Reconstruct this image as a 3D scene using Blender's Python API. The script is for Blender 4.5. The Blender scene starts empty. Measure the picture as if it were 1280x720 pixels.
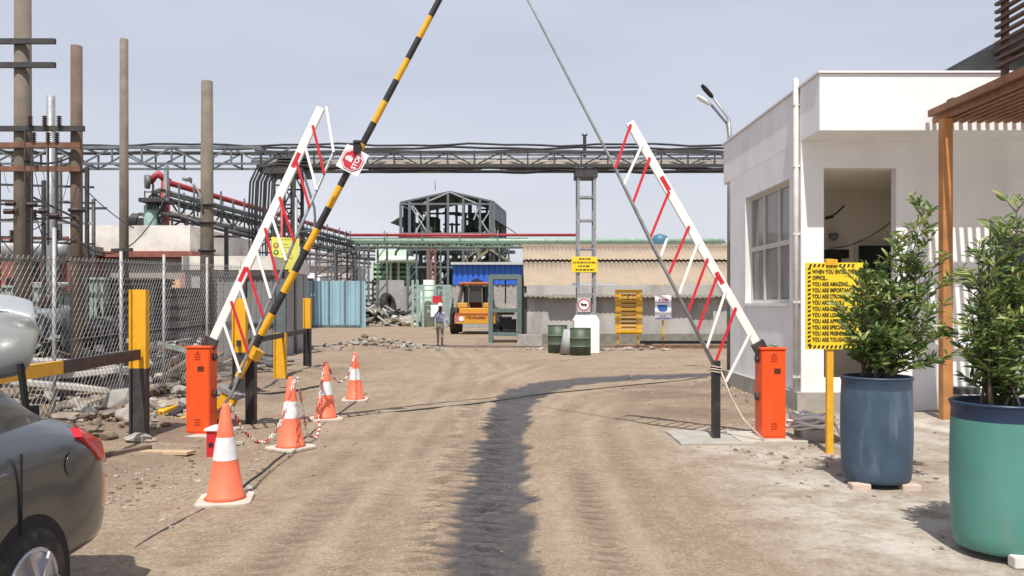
import bpy, math, random
import numpy as np
from mathutils import Vector, Matrix
random.seed(7)
R = math.radians
scene = bpy.context.scene
COL = scene.collection
F, HY, CH = 1000.0, 379.0, 1.6            # focal length (px of the 1280 wide photo), horizon row, eye height

# ------------------------------------------------------------------ camera, sky, sun, exposure
cam = bpy.data.cameras.new('camera'); cam.sensor_width = 36; cam.lens = 36*F/1280
cam.shift_y = (HY-360)/1280; cam.clip_start = 0.05; cam.clip_end = 9000
co = bpy.data.objects.new('camera', cam); COL.objects.link(co)
co.location = (0, 0, CH); co.rotation_euler = (R(90), 0, 0); scene.camera = co
SUN = Vector((-0.07, -0.55, 1.0)).normalized()     # direction towards the sun
elev = math.asin(SUN.z); az = math.atan2(SUN.x, SUN.y)
world = bpy.data.worlds.new('World'); scene.world = world; world.use_nodes = True
nt = world.node_tree; bg = nt.nodes['Background']; sky = nt.nodes.new('ShaderNodeTexSky')
sky.sky_type = 'NISHITA'; sky.sun_disc = False; sky.sun_elevation = elev; sky.sun_rotation = az
sky.air_density = 1.0; sky.dust_density = 4.0; sky.ozone_density = 1.2; sky.altitude = 30
hz_mix = nt.nodes.new('ShaderNodeMix'); hz_mix.data_type = 'RGBA'; hz_mix.inputs[0].default_value = .76   # thin white overcast veil over the blue

tcw = nt.nodes.new('ShaderNodeTexCoord'); sxyz = nt.nodes.new('ShaderNodeSeparateXYZ'); rmp = nt.nodes.new('ShaderNodeValToRGB')
nt.links.new(tcw.outputs['Generated'], sxyz.inputs[0]); nt.links.new(sxyz.outputs[2], rmp.inputs[0]); nt.links.new(rmp.outputs[0], hz_mix.inputs[7])
smp = nt.nodes.new('ShaderNodeMapping'); smp.inputs['Scale'].default_value = (1.2, 1.2, 5); nt.links.new(tcw.outputs['Generated'], smp.inputs[0])
sno = nt.nodes.new('ShaderNodeTexNoise'); sno.inputs['Scale'].default_value = 1.6; sno.inputs['Detail'].default_value = 5; nt.links.new(smp.outputs[0], sno.inputs['Vector'])
smr = nt.nodes.new('ShaderNodeMapRange'); smr.inputs[1].default_value = .3; smr.inputs[2].default_value = .7; smr.inputs[3].default_value = .66; smr.inputs[4].default_value = .86
nt.links.new(sno.outputs['Fac'], smr.inputs[0]); nt.links.new(smr.outputs[0], hz_mix.inputs[0])
rmp.color_ramp.elements[0].color = (7.3, 7.4, 7.9, 1); rmp.color_ramp.elements[1].color = (4.6, 5.0, 6.3, 1); rmp.color_ramp.elements[1].position = .55
nt.links.new(sky.outputs[0], hz_mix.inputs[6]); nt.links.new(hz_mix.outputs[2], bg.inputs[0])
bg.inputs[1].default_value = 0.102
sl = bpy.data.lights.new('sun', 'SUN'); sl.energy = 4.6; sl.angle = R(0.5); sl.color = (1, 0.95, 0.87)
so = bpy.data.objects.new('sun', sl); COL.objects.link(so)
so.rotation_euler = SUN.to_track_quat('Z', 'Y').to_euler(); so.location = (-5, -20, 40)
scene.view_settings.view_transform = 'Standard'; scene.view_settings.look = 'None'
scene.view_settings.gamma = 1; scene.view_settings.use_curve_mapping = False
scene.view_settings.exposure = 0.27
scene.cycles.max_bounces = 6

# ------------------------------------------------------------------ materials
MATS = {}
def M(name, col, rough=.75, metal=0, var=.12, scale=5, bump=.0, dirt=0, dcol=(.12, .09, .06), dscale=2.0, streak=1, rust=None):
    if name in MATS: return MATS[name]
    m = bpy.data.materials.new(name); m.use_nodes = True; n = m.node_tree; L = n.links
    b = n.nodes['Principled BSDF']; b.inputs['Roughness'].default_value = rough; b.inputs['Metallic'].default_value = metal
    tc = n.nodes.new('ShaderNodeTexCoord')
    ns = n.nodes.new('ShaderNodeTexNoise'); ns.inputs['Scale'].default_value = scale; ns.inputs['Detail'].default_value = 6
    L.new(tc.outputs['Object'], ns.inputs['Vector'])
    mx = n.nodes.new('ShaderNodeMix'); mx.data_type = 'RGBA'
    mr = n.nodes.new('ShaderNodeMapRange'); mr.inputs[1].default_value = .3; mr.inputs[2].default_value = .7
    L.new(ns.outputs['Fac'], mr.inputs[0]); L.new(mr.outputs[0], mx.inputs[0])
    mx.inputs[6].default_value = (*[c*(1-var) for c in col], 1); mx.inputs[7].default_value = (*[min(1, c*(1+var)) for c in col], 1)
    out = mx.outputs[2]
    if dirt > 0:
        mp = n.nodes.new('ShaderNodeMapping'); mp.inputs['Scale'].default_value = (1, 1, 1/streak)
        L.new(tc.outputs['Object'], mp.inputs[0])
        n2 = n.nodes.new('ShaderNodeTexNoise'); n2.inputs['Scale'].default_value = dscale; n2.inputs['Detail'].default_value = 8
        n2.inputs['Roughness'].default_value = .65; L.new(mp.outputs[0], n2.inputs['Vector'])
        r2 = n.nodes.new('ShaderNodeMapRange'); r2.inputs[1].default_value = .62-.25*dirt; r2.inputs[2].default_value = .78-.1*dirt
        r2.inputs[4].default_value = min(1, .55+dirt*.4)
        L.new(n2.outputs['Fac'], r2.inputs[0]); m2 = n.nodes.new('ShaderNodeMix'); m2.data_type = 'RGBA'
        L.new(r2.outputs[0], m2.inputs[0]); L.new(out, m2.inputs[6]); m2.inputs[7].default_value = (*dcol, 1); out = m2.outputs[2]
    L.new(out, b.inputs['Base Color'])
    if bump > 0:
        bp = n.nodes.new('ShaderNodeBump'); bp.inputs['Strength'].default_value = bump; bp.inputs['Distance'].default_value = .02
        L.new(ns.outputs['Fac'], bp.inputs['Height']); L.new(bp.outputs[0], b.inputs['Normal'])
    MATS[name] = m; return m
plaster = M('white_plaster', (.79, .79, .79), .85, var=.05, scale=2.2, bump=.3, dirt=.42, dcol=(.62, .61, .59), dscale=.8, streak=4)
plaster_in = M('cream_plaster', (.72, .67, .585), .9, var=.05, scale=2, bump=.1)
concrete = M('pale_concrete', (.34, .32, .285), .9, var=.18, scale=6, bump=.4, dirt=.4, dcol=(.2, .17, .13), dscale=3)
orange = M('orange_enamel', (.80, .085, .012), .42, var=.07, scale=8, dirt=.28, dcol=(.5, .11, .05), dscale=3.5, streak=3)
whitep = M('white_paint', (.78, .78, .76), .45, var=.04, dirt=.25, dcol=(.45, .42, .38), dscale=6)
redp = M('red_paint', (.55, .02, .03), .4, var=.1)
greysteel = M('grey_galvanised_steel', (.30, .31, .32), .5, .4, var=.2, scale=12, dirt=.25, dcol=(.18, .13, .1), dscale=7)
darksteel = M('dark_weathered_steel', (.055, .055, .055), .6, .3, var=.3, scale=10, dirt=.3, dcol=(.13, .08, .05), dscale=6)
midsteel = M('blue_grey_steel', (.13, .155, .165), .6, .2, var=.25, scale=6, dirt=.3, dcol=(.1, .07, .05), dscale=4)
black = M('black_paint', (.02, .02, .022), .5, var=.3, dirt=.3, dcol=(.10, .085, .07), dscale=9)
blackm = M('matt_black', (.012, .012, .012), .8)
yellow = M('yellow_paint', (.72, .38, .015), .5, var=.1, scale=9, dirt=.3, dcol=(.30, .15, .04), dscale=9, streak=2)
signyel = M('yellow_sign_face', (.80, .58, .02), .5, var=.05, dirt=.08, dcol=(.6, .35, .05), dscale=4)
signpale = M('pale_yellow_sign_face', (.62, .60, .12), .5, var=.06, dirt=.2, dcol=(.45, .4, .1), dscale=9)
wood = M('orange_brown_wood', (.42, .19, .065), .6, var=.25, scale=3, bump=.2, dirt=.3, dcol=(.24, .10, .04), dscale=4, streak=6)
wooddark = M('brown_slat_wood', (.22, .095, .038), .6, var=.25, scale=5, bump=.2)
poleconc = M('weathered_pole_concrete', (.16, .135, .105), .9, var=.2, scale=4, bump=.3, dirt=.4, dcol=(.10, .08, .06), dscale=3, streak=8)
polebrown = M('brown_pole_timber', (.12, .085, .06), .9, var=.25, scale=4, bump=.3, dirt=.4, dcol=(.07, .05, .035), dscale=4, streak=8)
tan = M('tan_pipe_lagging', (.42, .38, .33), .7, var=.15, scale=3, dirt=.3, dcol=(.2, .16, .13))
redpipe = M('dull_red_pipe_paint', (.33, .035, .04), .5, var=.2, dirt=.2)
greenpipe = M('pale_green_pipe_paint', (.24, .36, .27), .5, var=.2, dirt=.35, dcol=(.12, .14, .1))
greenc = M('green_louvre_paint', (.20, .38, .20), .6, var=.15, scale=3, dirt=.3, dcol=(.15, .2, .12))
palegreen = M('pale_green_tank_paint', (.52, .62, .52), .6, var=.1)
tankgreen = M('dark_green_tank_paint', (.045, .085, .05), .5, var=.2)
skyblue = M('pale_blue_sheet_metal', (.26, .42, .50), .55, var=.06, scale=.8, dirt=.25, dcol=(.24, .31, .34), dscale=1, streak=4)
blue = M('bright_blue_sheet_metal', (.03, .13, .55), .45, var=.08, dirt=.2, dcol=(.1, .2, .5), dscale=1.5, streak=5)
beige = M('beige_roof_sheet', (.34, .27, .195), .75, var=.1, scale=1.2, dirt=.45, dcol=(.31, .235, .17), dscale=.7)
oldsheet = M('old_grey_roof_sheet', (.20, .17, .14), .9, var=.25, scale=4, dirt=.4, dcol=(.10, .08, .065), dscale=2)
oldwall = M('stained_grey_wall', (.42, .41, .39), .9, var=.1, scale=1.4, bump=.2, dirt=.62, dcol=(.17, .155, .14), dscale=1.0, streak=3)
whitewall = M('stained_white_parapet', (.72, .68, .62), .9, var=.06, scale=2, dirt=.6, dcol=(.34, .31, .28), dscale=1.1)
brownband = M('red_brown_band_paint', (.26, .09, .065), .8, var=.2, dirt=.3)
rock = M('rubble_stone', (.25, .205, .16), .95, var=.4, scale=3, bump=.4)
cabgreen = M('grey_green_enclosure_paint', (.27, .325, .285), .6, var=.06, dirt=.3, dcol=(.28, .3, .26), dscale=2, streak=3)
alu = M('ivory_window_frame', (.55, .53, .48), .5, var=.05)
teal = M('teal_grey_frame_paint', (.12, .17, .165), .55, var=.15, dirt=.35, dcol=(.12, .13, .12), dscale=5)
drumgreen = M('olive_drum_paint', (.055, .08, .05), .55, var=.2, dirt=.3, dcol=(.14, .13, .1), dscale=5)
coneo = M('faded_orange_cone_plastic', (.85, .17, .085), .5, var=.06, dirt=.18, dcol=(.5, .2, .13), dscale=8)
coneband = M('reflective_white_band', (.70, .70, .70), .4, var=.12, scale=20, dirt=.4, dcol=(.45, .43, .41), dscale=12)
conebase = M('pale_dusty_cone_base', (.50, .44, .37), .8, var=.15, dirt=.3, dcol=(.3, .24, .18), dscale=8)
rubber = M('black_rubber', (.02, .02, .02), .85, var=.3, dirt=.4, dcol=(.14, .11, .09), dscale=5)
whitesign = M('white_sign_face', (.78, .78, .80), .5, var=.02)
magenta = M('magenta_print', (.50, .04, .16), .6); bluepr = M('blue_print', (.02, .12, .42), .6); ink = M('black_ink', (.03, .02, .015), .6)
cable = M('black_cable_jacket', (.03, .03, .03), .7, var=.3)
glassd = M('dark_glass', (.02, .025, .03), .08)
junk = M('junk_timber_grey', (.36, .33, .28), .9, var=.3)
def glass_mat():
    m = M('dusty_window_glass', (.34, .34, .33), .06, var=.25, scale=1.1); b = m.node_tree.nodes['Principled BSDF']
    b.inputs['Specular IOR Level'].default_value = .7; b.inputs['Alpha'].default_value = .42; return m
dustyglass = glass_mat()

# ------------------------------------------------------------------ mesh builder
WL = {}                                             # world location of every empty / object made here
def px(x, y, Y): return Vector(((x-640)/F*Y, Y, CH-(y-HY)/F*Y))
class MB:
    def __init__(s): s.v = []; s.f = []; s.m = []; s.s = []
    def add(s, vs, fs, mi=0, smooth=False):
        o = len(s.v); s.v += [tuple(v) for v in vs]
        for f in fs: s.f.append([i+o for i in f]); s.m.append(mi); s.s.append(smooth)
        return s
    def box(s, x0, x1, y0, y1, z0, z1, mi=0, rot=None, c=None):
        vs = [Vector((x, y, z)) for z in (z0, z1) for y in (y0, y1) for x in (x0, x1)]
        if rot is not None:
            c = Vector(c) if c is not None else Vector(((x0+x1)/2, (y0+y1)/2, (z0+z1)/2)); vs = [rot @ (v-c)+c for v in vs]
        return s.add(vs, [(0, 2, 3, 1), (4, 5, 7, 6), (0, 1, 5, 4), (2, 6, 7, 3), (0, 4, 6, 2), (1, 3, 7, 5)], mi)
    def bar(s, p, q, w, h=None, mi=0, up=(0, 0, 1)):
        p = Vector(p); q = Vector(q); h = h or w; d = (q-p).normalized(); u = Vector(up)
        if abs(d.dot(u)) > .99: u = Vector((0, 1, 0))
        a = d.cross(u).normalized()*w/2; b = a.cross(d).normalized()*h/2
        vs = [e+i*a+j*b for e in (p, q) for (i, j) in ((-1, -1), (1, -1), (1, 1), (-1, 1))]
        return s.add(vs, [(0, 1, 2, 3), (7, 6, 5, 4), (0, 4, 5, 1), (1, 5, 6, 2), (2, 6, 7, 3), (3, 7, 4, 0)], mi)
    def tube(s, pts, r, n=8, mi=0, caps=True, smooth=True):
        pts = [Vector(p) for p in pts]; rs = r if isinstance(r, (list, tuple)) else [r]*len(pts)
        ref = Vector((0, 0, 1)); d0 = (pts[1]-pts[0]).normalized()
        if abs(d0.z) > .9: ref = Vector((1, 0, 0))
        vs = []
        for i, p in enumerate(pts):
            d = (pts[min(i+1, len(pts)-1)]-pts[max(i-1, 0)]).normalized()
            a = d.cross(ref); 
            if a.length < 1e-3: a = d.cross(Vector((0, 1, 0)))
            a.normalize(); b = a.cross(d).normalized(); ref = b if False else ref
            for k in range(n):
                t = 2*math.pi*k/n; vs.append(p+rs[i]*(math.cos(t)*a+math.sin(t)*b))
        fs = [(i*n+k, i*n+(k+1) % n, (i+1)*n+(k+1) % n, (i+1)*n+k) for i in range(len(pts)-1) for k in range(n)]
        s.add(vs, fs, mi, smooth)
        if caps:
            o = len(s.v)-len(vs); s.f.append([o+k for k in reversed(range(n))]); s.f.append([o+(len(pts)-1)*n+k for k in range(n)])
            s.m += [mi, mi]; s.s += [False, False]
        return s
    def lathe(s, prof, c=(0, 0, 0), n=24, mi=0, smooth=True, capb=True, capt=True):
        c = Vector(c); vs = [c+Vector((r*math.cos(2*math.pi*k/n), r*math.sin(2*math.pi*k/n), z)) for r, z in prof for k in range(n)]
        fs = [(i*n+k, i*n+(k+1) % n, (i+1)*n+(k+1) % n, (i+1)*n+k) for i in range(len(prof)-1) for k in range(n)]
        s.add(vs, fs, mi, smooth); o = len(s.v)-len(vs)
        if capb: s.f.append([o+k for k in reversed(range(n))]); s.m.append(mi); s.s.append(False)
        if capt: s.f.append([o+(len(prof)-1)*n+k for k in range(n)]); s.m.append(mi); s.s.append(False)
        return s
    def prism(s, poly, o, u, w, d, mi=0):            # 2-D outline in axes u, w at o, extruded by vector d
        o = Vector(o); u = Vector(u); w = Vector(w); d = Vector(d); n = len(poly)
        vs = [o+a*u+b*w for a, b in poly]; vs += [v+d for v in vs]
        fs = [list(range(n)), [n+i for i in reversed(range(n))]]+[(i, n+i, n+(i+1) % n, (i+1) % n) for i in range(n)]
        return s.add(vs, fs, mi)
    def rockm(s, c, r, sq=.7, mi=0, rnd=random):
        vs = []; ph = rnd.uniform(0, 6.28)
        t = (1+5**.5)/2
        base = [(-1, t, 0), (1, t, 0), (-1, -t, 0), (1, -t, 0), (0, -1, t), (0, 1, t), (0, -1, -t), (0, 1, -t), (t, 0, -1), (t, 0, 1), (-t, 0, -1), (-t, 0, 1)]
        ax = (rnd.uniform(.7, 1.4), rnd.uniform(.7, 1.2), sq*rnd.uniform(.6, 1.1))
        for b in base:
            k = r*rnd.uniform(.7, 1.15)/1.9; x, y, z = b[0]*k*ax[0], b[1]*k*ax[1], b[2]*k*ax[2]
            vs.append((c[0]+x*math.cos(ph)-y*math.sin(ph), c[1]+x*math.sin(ph)+y*math.cos(ph), c[2]+z))
        fs = [(0, 11, 5), (0, 5, 1), (0, 1, 7), (0, 7, 10), (0, 10, 11), (1, 5, 9), (5, 11, 4), (11, 10, 2), (10, 7, 6), (7, 1, 8), (3, 9, 4), (3, 4, 2), (3, 2, 6), (3, 6, 8), (3, 8, 9), (4, 9, 5), (2, 4, 11), (6, 2, 10), (8, 6, 7), (9, 8, 1)]
        return s.add(vs, fs, mi)
    def build(s, name, mat, parent=None, bevel=0, origin=None, fix=True):
        me = bpy.data.meshes.new(name); A = np.array(s.v, dtype=float)
        lo, hi = A.min(0), A.max(0)
        org = Vector(origin) if origin is not None else Vector(((lo[0]+hi[0])/2, (lo[1]+hi[1])/2, lo[2] if parent is None else (lo[2]+hi[2])/2))
        me.from_pydata([tuple(r) for r in (A-np.array(org))], [], s.f)
        for mm in (mat if isinstance(mat, (list, tuple)) else [mat]): me.materials.append(mm)
        me.polygons.foreach_set('material_index', s.m); me.polygons.foreach_set('use_smooth', s.s); me.update()
        if fix and len(s.f) < 60000:
            import bmesh
            bm = bmesh.new(); bm.from_mesh(me); bmesh.ops.recalc_face_normals(bm, faces=bm.faces); bm.to_mesh(me); bm.free()
        o = bpy.data.objects.new(name, me); COL.objects.link(o); WL[o] = org.copy()
        if parent is not None: o.parent = parent; o.location = org-WL[parent]
        else: o.location = org
        if bevel > 0:
            b = o.modifiers.new('bevel', 'BEVEL'); b.width = bevel; b.segments = 2; b.limit_method = 'ANGLE'; b.angle_limit = R(40)
        return o
def thing(name, label, cat, loc=(0, 0, 0), group=None):
    o = bpy.data.objects.new(name, None); COL.objects.link(o); o.location = loc; WL[o] = Vector(loc); o.empty_display_size = .2
    o['label'] = label; o['category'] = cat
    if group: o['group'] = group
    return o
def tag(o, label, cat, group=None):
    o['label'] = label; o['category'] = cat
    if group: o['group'] = group
    return o
def kind(o, k): o['kind'] = k; return o
def dup(root, loc, rotz=0, label=None, scale=None):
    r = root.copy(); COL.objects.link(r); r.location = loc; r.rotation_euler = (0, 0, rotz)
    if scale: r.scale = scale
    if label: r['label'] = label
    for ch in list(root.children):
        c = ch.copy(); COL.objects.link(c); c.parent = r
        for g in list(ch.children):
            d = g.copy(); COL.objects.link(d); d.parent = c
    return r
def text(s, size, pos, u, w, mat, parent, bold=.0, name='lettering', align='LEFT', spacing=1.0, sx=1.0):
    cu = bpy.data.curves.new(name, 'FONT'); cu.body = s; cu.size = size; cu.extrude = .0015; cu.offset = bold*size
    cu.align_x = align; cu.space_line = spacing; cu.resolution_u = 3
    ob = bpy.data.objects.new(name, cu)
    me = bpy.data.meshes.new_from_object(ob); bpy.data.objects.remove(ob); bpy.data.curves.remove(cu)
    u = Vector(u).normalized(); w = Vector(w).normalized(); n = u.cross(w); pos = Vector(pos)
    mt = Matrix(((u.x*sx, w.x, n.x), (u.y*sx, w.y, n.y), (u.z*sx, w.z, n.z))).to_4x4()
    me.transform(mt); me.name = name; me.materials.clear(); me.materials.append(mat)
    o = bpy.data.objects.new(name, me); COL.objects.link(o); o.parent = parent; o.location = pos-WL[parent]; WL[o] = pos; return o

def sag(a, b, dz, n=14): a = Vector(a); b = Vector(b); return [a.lerp(b, i/n)-Vector((0, 0, dz*4*(i/n)*(1-i/n))) for i in range(n+1)]
# ------------------------------------------------------------------ ground
rng = np.random.default_rng(3)
LAT = rng.random((8, 256, 256))
def vn(x, y, sc, k=0):
    x = x/sc+1000.3; y = y/sc+1000.7; xi = np.floor(x).astype(int); yi = np.floor(y).astype(int); fx = x-xi; fy = y-yi
    fx = fx*fx*(3-2*fx); fy = fy*fy*(3-2*fy); T = LAT[k % 8]
    g = lambda a, b: T[a % 256, b % 256]
    return (g(xi, yi)*(1-fx)+g(xi+1, yi)*fx)*(1-fy)+(g(xi, yi+1)*(1-fx)+g(xi+1, yi+1)*fx)*fy
def fbm(x, y, sc, k=0, o=4): return sum(vn(x, y, sc/2**i, k+i)/2**i for i in range(o))/sum(1/2**i for i in range(o))
def axis(a, b, d, lo, hi, g=1.25):
    m = list(np.arange(a, b, d)); s = d; x = b
    r = []
    while x < hi: r.append(x); s *= g; x += s
    l = []; s = d; x = a-d
    while x > lo: l.append(x); s *= g; x -= s
    return np.array(l[::-1]+m+r+[hi])
xs = axis(-6.5, 6.5, .055, -3000, 3000)
ys = np.concatenate([axis(3.6, 16, .05, -60, 16.01)[:-1], np.arange(16.05, 34, .14), axis(34.2, 45, .5, 34.1, 4000)[0:]])
ys = np.unique(ys)
GX, GY = np.meshgrid(xs, ys)
def sm(a, b, t): t = np.clip((t-a)/(b-a), 0, 1); return t*t*(3-2*t)
def gheight(x, y):
    x = np.asarray(x, float); y = np.asarray(y, float)
    near = np.exp(-(np.maximum(0, np.abs(y-10)-40)/30)**2)*np.exp(-(np.maximum(0, np.abs(x)-20)/20)**2)
    h = .018*(fbm(x, y, 1.1, 1)-.5)
    verge = sm(-3.0, -4.6, x)*sm(5, 7, y)*sm(24, 17, y)
    h = h+verge*(.05+.16*fbm(x, y, .8, 2)-.03)
    hb = np.exp(-((x+4.9)/1.6)**2-((y-28)/2.2)**2)
    h = h+hb*.35*fbm(x, y, .5, 3)
    vr = sm(3.3, 4.0, x)*sm(8.5, 10, y)*sm(22, 17, y)
    h = h+vr*.07*fbm(x, y, .5, 4)
    return h*near
GZ = gheight(GX, GY)
# wet wheel track: centre line
trk = np.array([(-.17, 3.0), (-.16, 4.7), (-.14, 6.2), (-.12, 7.6), (-.10, 9.4), (-.05, 11), (-.02, 12.4), (.1, 13.6), (.36, 14.8), (.85, 15.8), (1.6, 16.6), (2.7, 17.2), (4.2, 17.6), (7, 17.9)])
tw = np.array([.28, .28, .28, .28, .27, .29, .32, .38, .46, .5, .48, .46, .42, .4])-.02
D = np.full(GX.shape, 9.0)
for i in range(len(trk)-1):
    a, b = trk[i], trk[i+1]; ab = b-a; t = np.clip(((GX-a[0])*ab[0]+(GY-a[1])*ab[1])/(ab@ab), 0, 1)
    d = np.hypot(GX-a[0]-t*ab[0], GY-a[1]-t*ab[1])-(tw[i]*(1-t)+tw[i+1]*t); D = np.minimum(D, d)
edge = (fbm(GX, GY, .26, 5, 5)-.5)*.30-.02
saw = .05*np.sin(GY*2*np.pi/.23+5*fbm(GX, GY, .8, 3))*sm(-.2, -.35, GX)*sm(12.5, 11, GY)
WET = sm(.035, -.035, D+edge+saw)
lug = np.exp(-((GX+.60+.02*(GY-6))/.13)**2)*sm(14.5, 12, GY)*(.55+.6*fbm(GX, GY, 1.0, 7))
lug = np.maximum(lug, .5*np.exp(-((GX+1.02)/.07)**2)*sm(12, 9, GY)*fbm(GX, GY, .8, 3))
lug = np.maximum(lug, 1.1*np.exp(-((GX+.20)/.16)**2)*WET*sm(13, 11, GY)*(.4+.9*fbm(GX, GY, .7, 2)))
def near_line(pts):
    Dm = np.full(GX.shape, 9.0)
    for (ax, ay), (bx, by) in zip(pts[:-1], pts[1:]):
        t = np.clip(((GX-ax)*(bx-ax)+(GY-ay)*(by-ay))/((bx-ax)**2+(by-ay)**2), 0, 1); Dm = np.minimum(Dm, np.hypot(GX-ax-t*(bx-ax), GY-ay-t*(by-ay)))
    return Dm
RUT = np.zeros_like(GX); PALER = np.zeros_like(GX)
for k_, (pts, wd_, st_) in enumerate([([(-.42, 3), (-.5, 8), (-.62, 13), (-.3, 17), (.8, 21), (3, 25)], .10, 1.0), ([(-1.0, 3), (-.98, 8), (-.9, 13), (-.9, 19), (-2, 28)], .08, .7), ([(-1.6, 3), (-1.35, 8), (-1.2, 14), (-1.5, 22), (-3.2, 31)], .12, .8),
      ([(-2.0, 5), (-1.7, 9), (-1.3, 15), (-.6, 24), (-.5, 33)], .10, .55), ([(.6, 3), (.62, 8), (.75, 11.5), (1.3, 14), (2.8, 15.8), (5, 16.5)], .10, .9), ([(1.1, 4), (1.1, 8), (1.25, 10.5), (1.9, 12.6), (3.4, 14.2)], .12, .6),
      ([(-.2, 19), (-1.0, 26), (-1.4, 36)], .14, .6), ([(0, 18), (2.5, 20), (7, 20.5)], .16, .7), ([(-3, 16), (-.5, 18.2), (2.2, 18.8), (6, 18.6)], .14, .6)]):
    dd = near_line(pts)+(fbm(GX, GY, .5, k_, 3)-.5)*.08; m_ = fbm(GX, GY, 1.3, k_+2, 3)
    RUT = np.maximum(RUT, st_*np.exp(-(dd/wd_)**2)*sm(.3, .6, m_)); PALER = np.maximum(PALER, st_*np.exp(-((dd-.26)/.08)**2)*sm(.35, .6, m_))
clod = fbm(GX, GY, .22, 1, 3)*sm(.45, .62, fbm(GX, GY, 1.7, 5))
lugw = np.sin((GY+.5*np.abs(GX+.62))*2*np.pi/.23)
MUD_SHADE = .75*sm(.55, .72, fbm(GX, GY, 2.4, 2))*.35
MUD_SHADE = np.maximum(MUD_SHADE, .55*np.exp(-((GY-9.35-.1*np.sin(GX*2))/.28)**2)*sm(.35, .6, fbm(GX, GY, 1.2, 4))*sm(-2.9, -2.4, GX)*sm(2.6, 1.6, GX))  # darker wavy band straight across the road
MUD_SHADE = np.maximum(MUD_SHADE, sm(1.3, 2.3, GX)*sm(4.6, 3.6, GX)*sm(10.5, 11.5, GY)*sm(16.6, 15.2, GY)*1.15*sm(.36, .58, fbm(GX*.6, GY*1.6, .9, 1)))
MUD_SHADE = np.maximum(MUD_SHADE, sm(-3.0, -4.0, GX)*sm(24, 19, GY)*sm(.3, .55, fbm(GX, GY, .7, 6))*.95)
MUD_SHADE = np.maximum(MUD_SHADE, .4*sm(28.5, 30, GY)*sm(32, 31, GY)*sm(-7, -5, GX)*sm(.3, .6, fbm(GX, GY, 1.5, 3)))  # shadow of the pipe bridge, painted into the ground colour as a darker band
PALE = sm(1.3, 2.6, GX)*sm(10.6, 9.4, GY)*(.5+.4*fbm(GX, GY, 1.3, 2))
PALE = np.maximum(PALE, sm(3.4, 4.0, GX)*sm(11.6, 11, GY)*.9)
GZ = GZ-.02*WET+(.013*lug*lugw)-.016*RUT+.008*PALER+.022*clod
nx, ny = len(xs), len(ys)
gv = np.stack([GX, GY, GZ], -1).reshape(-1, 3)
idx = np.arange(nx*ny).reshape(ny, nx)
gf = np.stack([idx[:-1, :-1], idx[:-1, 1:], idx[1:, 1:], idx[1:, :-1]], -1).reshape(-1, 4)
gm = bpy.data.meshes.new('ground'); gm.from_pydata(gv.tolist(), [], gf.tolist())
for nm, arr in (('wet', WET), ('mud_shade', MUD_SHADE), ('pale', PALE), ('rut', RUT), ('paler', PALER), ('lug', np.clip(np.maximum(lug, .75*RUT*sm(16, 10, GY)), 0, 1))):
    at = gm.attributes.new(nm, 'FLOAT', 'POINT'); at.data.foreach_set('value', arr.reshape(-1).astype(np.float32))
gm.polygons.foreach_set('use_smooth', [True]*len(gf)); gm.update()
ground = bpy.data.objects.new('ground', gm); COL.objects.link(ground); kind(ground, 'structure')
m = bpy.data.materials.new('dusty_ground'); m.use_nodes = True; n = m.node_tree; L = n.links; pb = n.nodes['Principled BSDF']
tc = n.nodes.new('ShaderNodeTexCoord')
def noise(sc, det=8, ro=.6, vec=None, dist=0):
    a = n.nodes.new('ShaderNodeTexNoise'); a.inputs['Scale'].default_value = sc; a.inputs['Detail'].default_value = det
    a.inputs['Roughness'].default_value = ro; a.inputs['Distortion'].default_value = dist; L.new(vec or tc.outputs['Object'], a.inputs['Vector']); return a.outputs['Fac']
def mrange(src, a, b, c=0, d=1):
    r = n.nodes.new('ShaderNodeMapRange'); r.inputs[1].default_value = a; r.inputs[2].default_value = b; r.inputs[3].default_value = c; r.inputs[4].default_value = d
    L.new(src, r.inputs[0]); return r.outputs[0]
def mixc(fac, a, b):
    x = n.nodes.new('ShaderNodeMix'); x.data_type = 'RGBA'; L.new(fac, x.inputs[0])
    for s_, i in ((a, 6), (b, 7)):
        if isinstance(s_, tuple): x.inputs[i].default_value = (*s_, 1)
        else: L.new(s_, x.inputs[i])
    return x.outputs[2]
def mth(op, a, b):
    x = n.nodes.new('ShaderNodeMath'); x.operation = op; x.use_clamp = False
    for s_, i in ((a, 0), (b, 1)):
        if isinstance(s_, (int, float)): x.inputs[i].default_value = s_
        else: L.new(s_, x.inputs[i])
    return x.outputs[0]
def attr(nm):
    a = n.nodes.new('ShaderNodeAttribute'); a.attribute_name = nm; return a.outputs['Fac']
mpg = n.nodes.new('ShaderNodeMapping'); mpg.inputs['Scale'].default_value = (1, .25, 1); L.new(tc.outputs['Object'], mpg.inputs[0])
big = noise(.55, 5); mid = noise(3.2); fine = noise(38, 6, .7); streakn = noise(4.5, 6, .6, mpg.outputs[0])
c = mixc(mrange(big, .35, .65), (.215, .150, .095), (.325, .243, .165))
c = mixc(mrange(streakn, .40, .70, 0, .7), c, (.355, .272, .188))
c = mixc(mrange(mid, .50, .72, 0, .75), c, (.21, .155, .105))
fine2 = noise(11, 8, .75); patch = noise(1.6, 8, .7)
c = mixc(mrange(patch, .5, .62, 0, .45), c, (.23, .17, .115))
c = mixc(mrange(fine2, .52, .62, 0, .75), c, (.19, .14, .095))
c = mixc(mrange(fine2, .45, .38, 0, .5), c, (.41, .34, .26))
c = mixc(mrange(fine, .52, .60, 0, .6), c, (.15, .11, .075))
c = mixc(mrange(fine, .45, .37, 0, .5), c, (.44, .36, .275))
grit = noise(95, 3, .7); c = mixc(mrange(grit, .57, .64, 0, .7), c, (.12, .09, .065)); c = mixc(mrange(grit, .40, .33, 0, .6), c, (.50, .43, .34))
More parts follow.
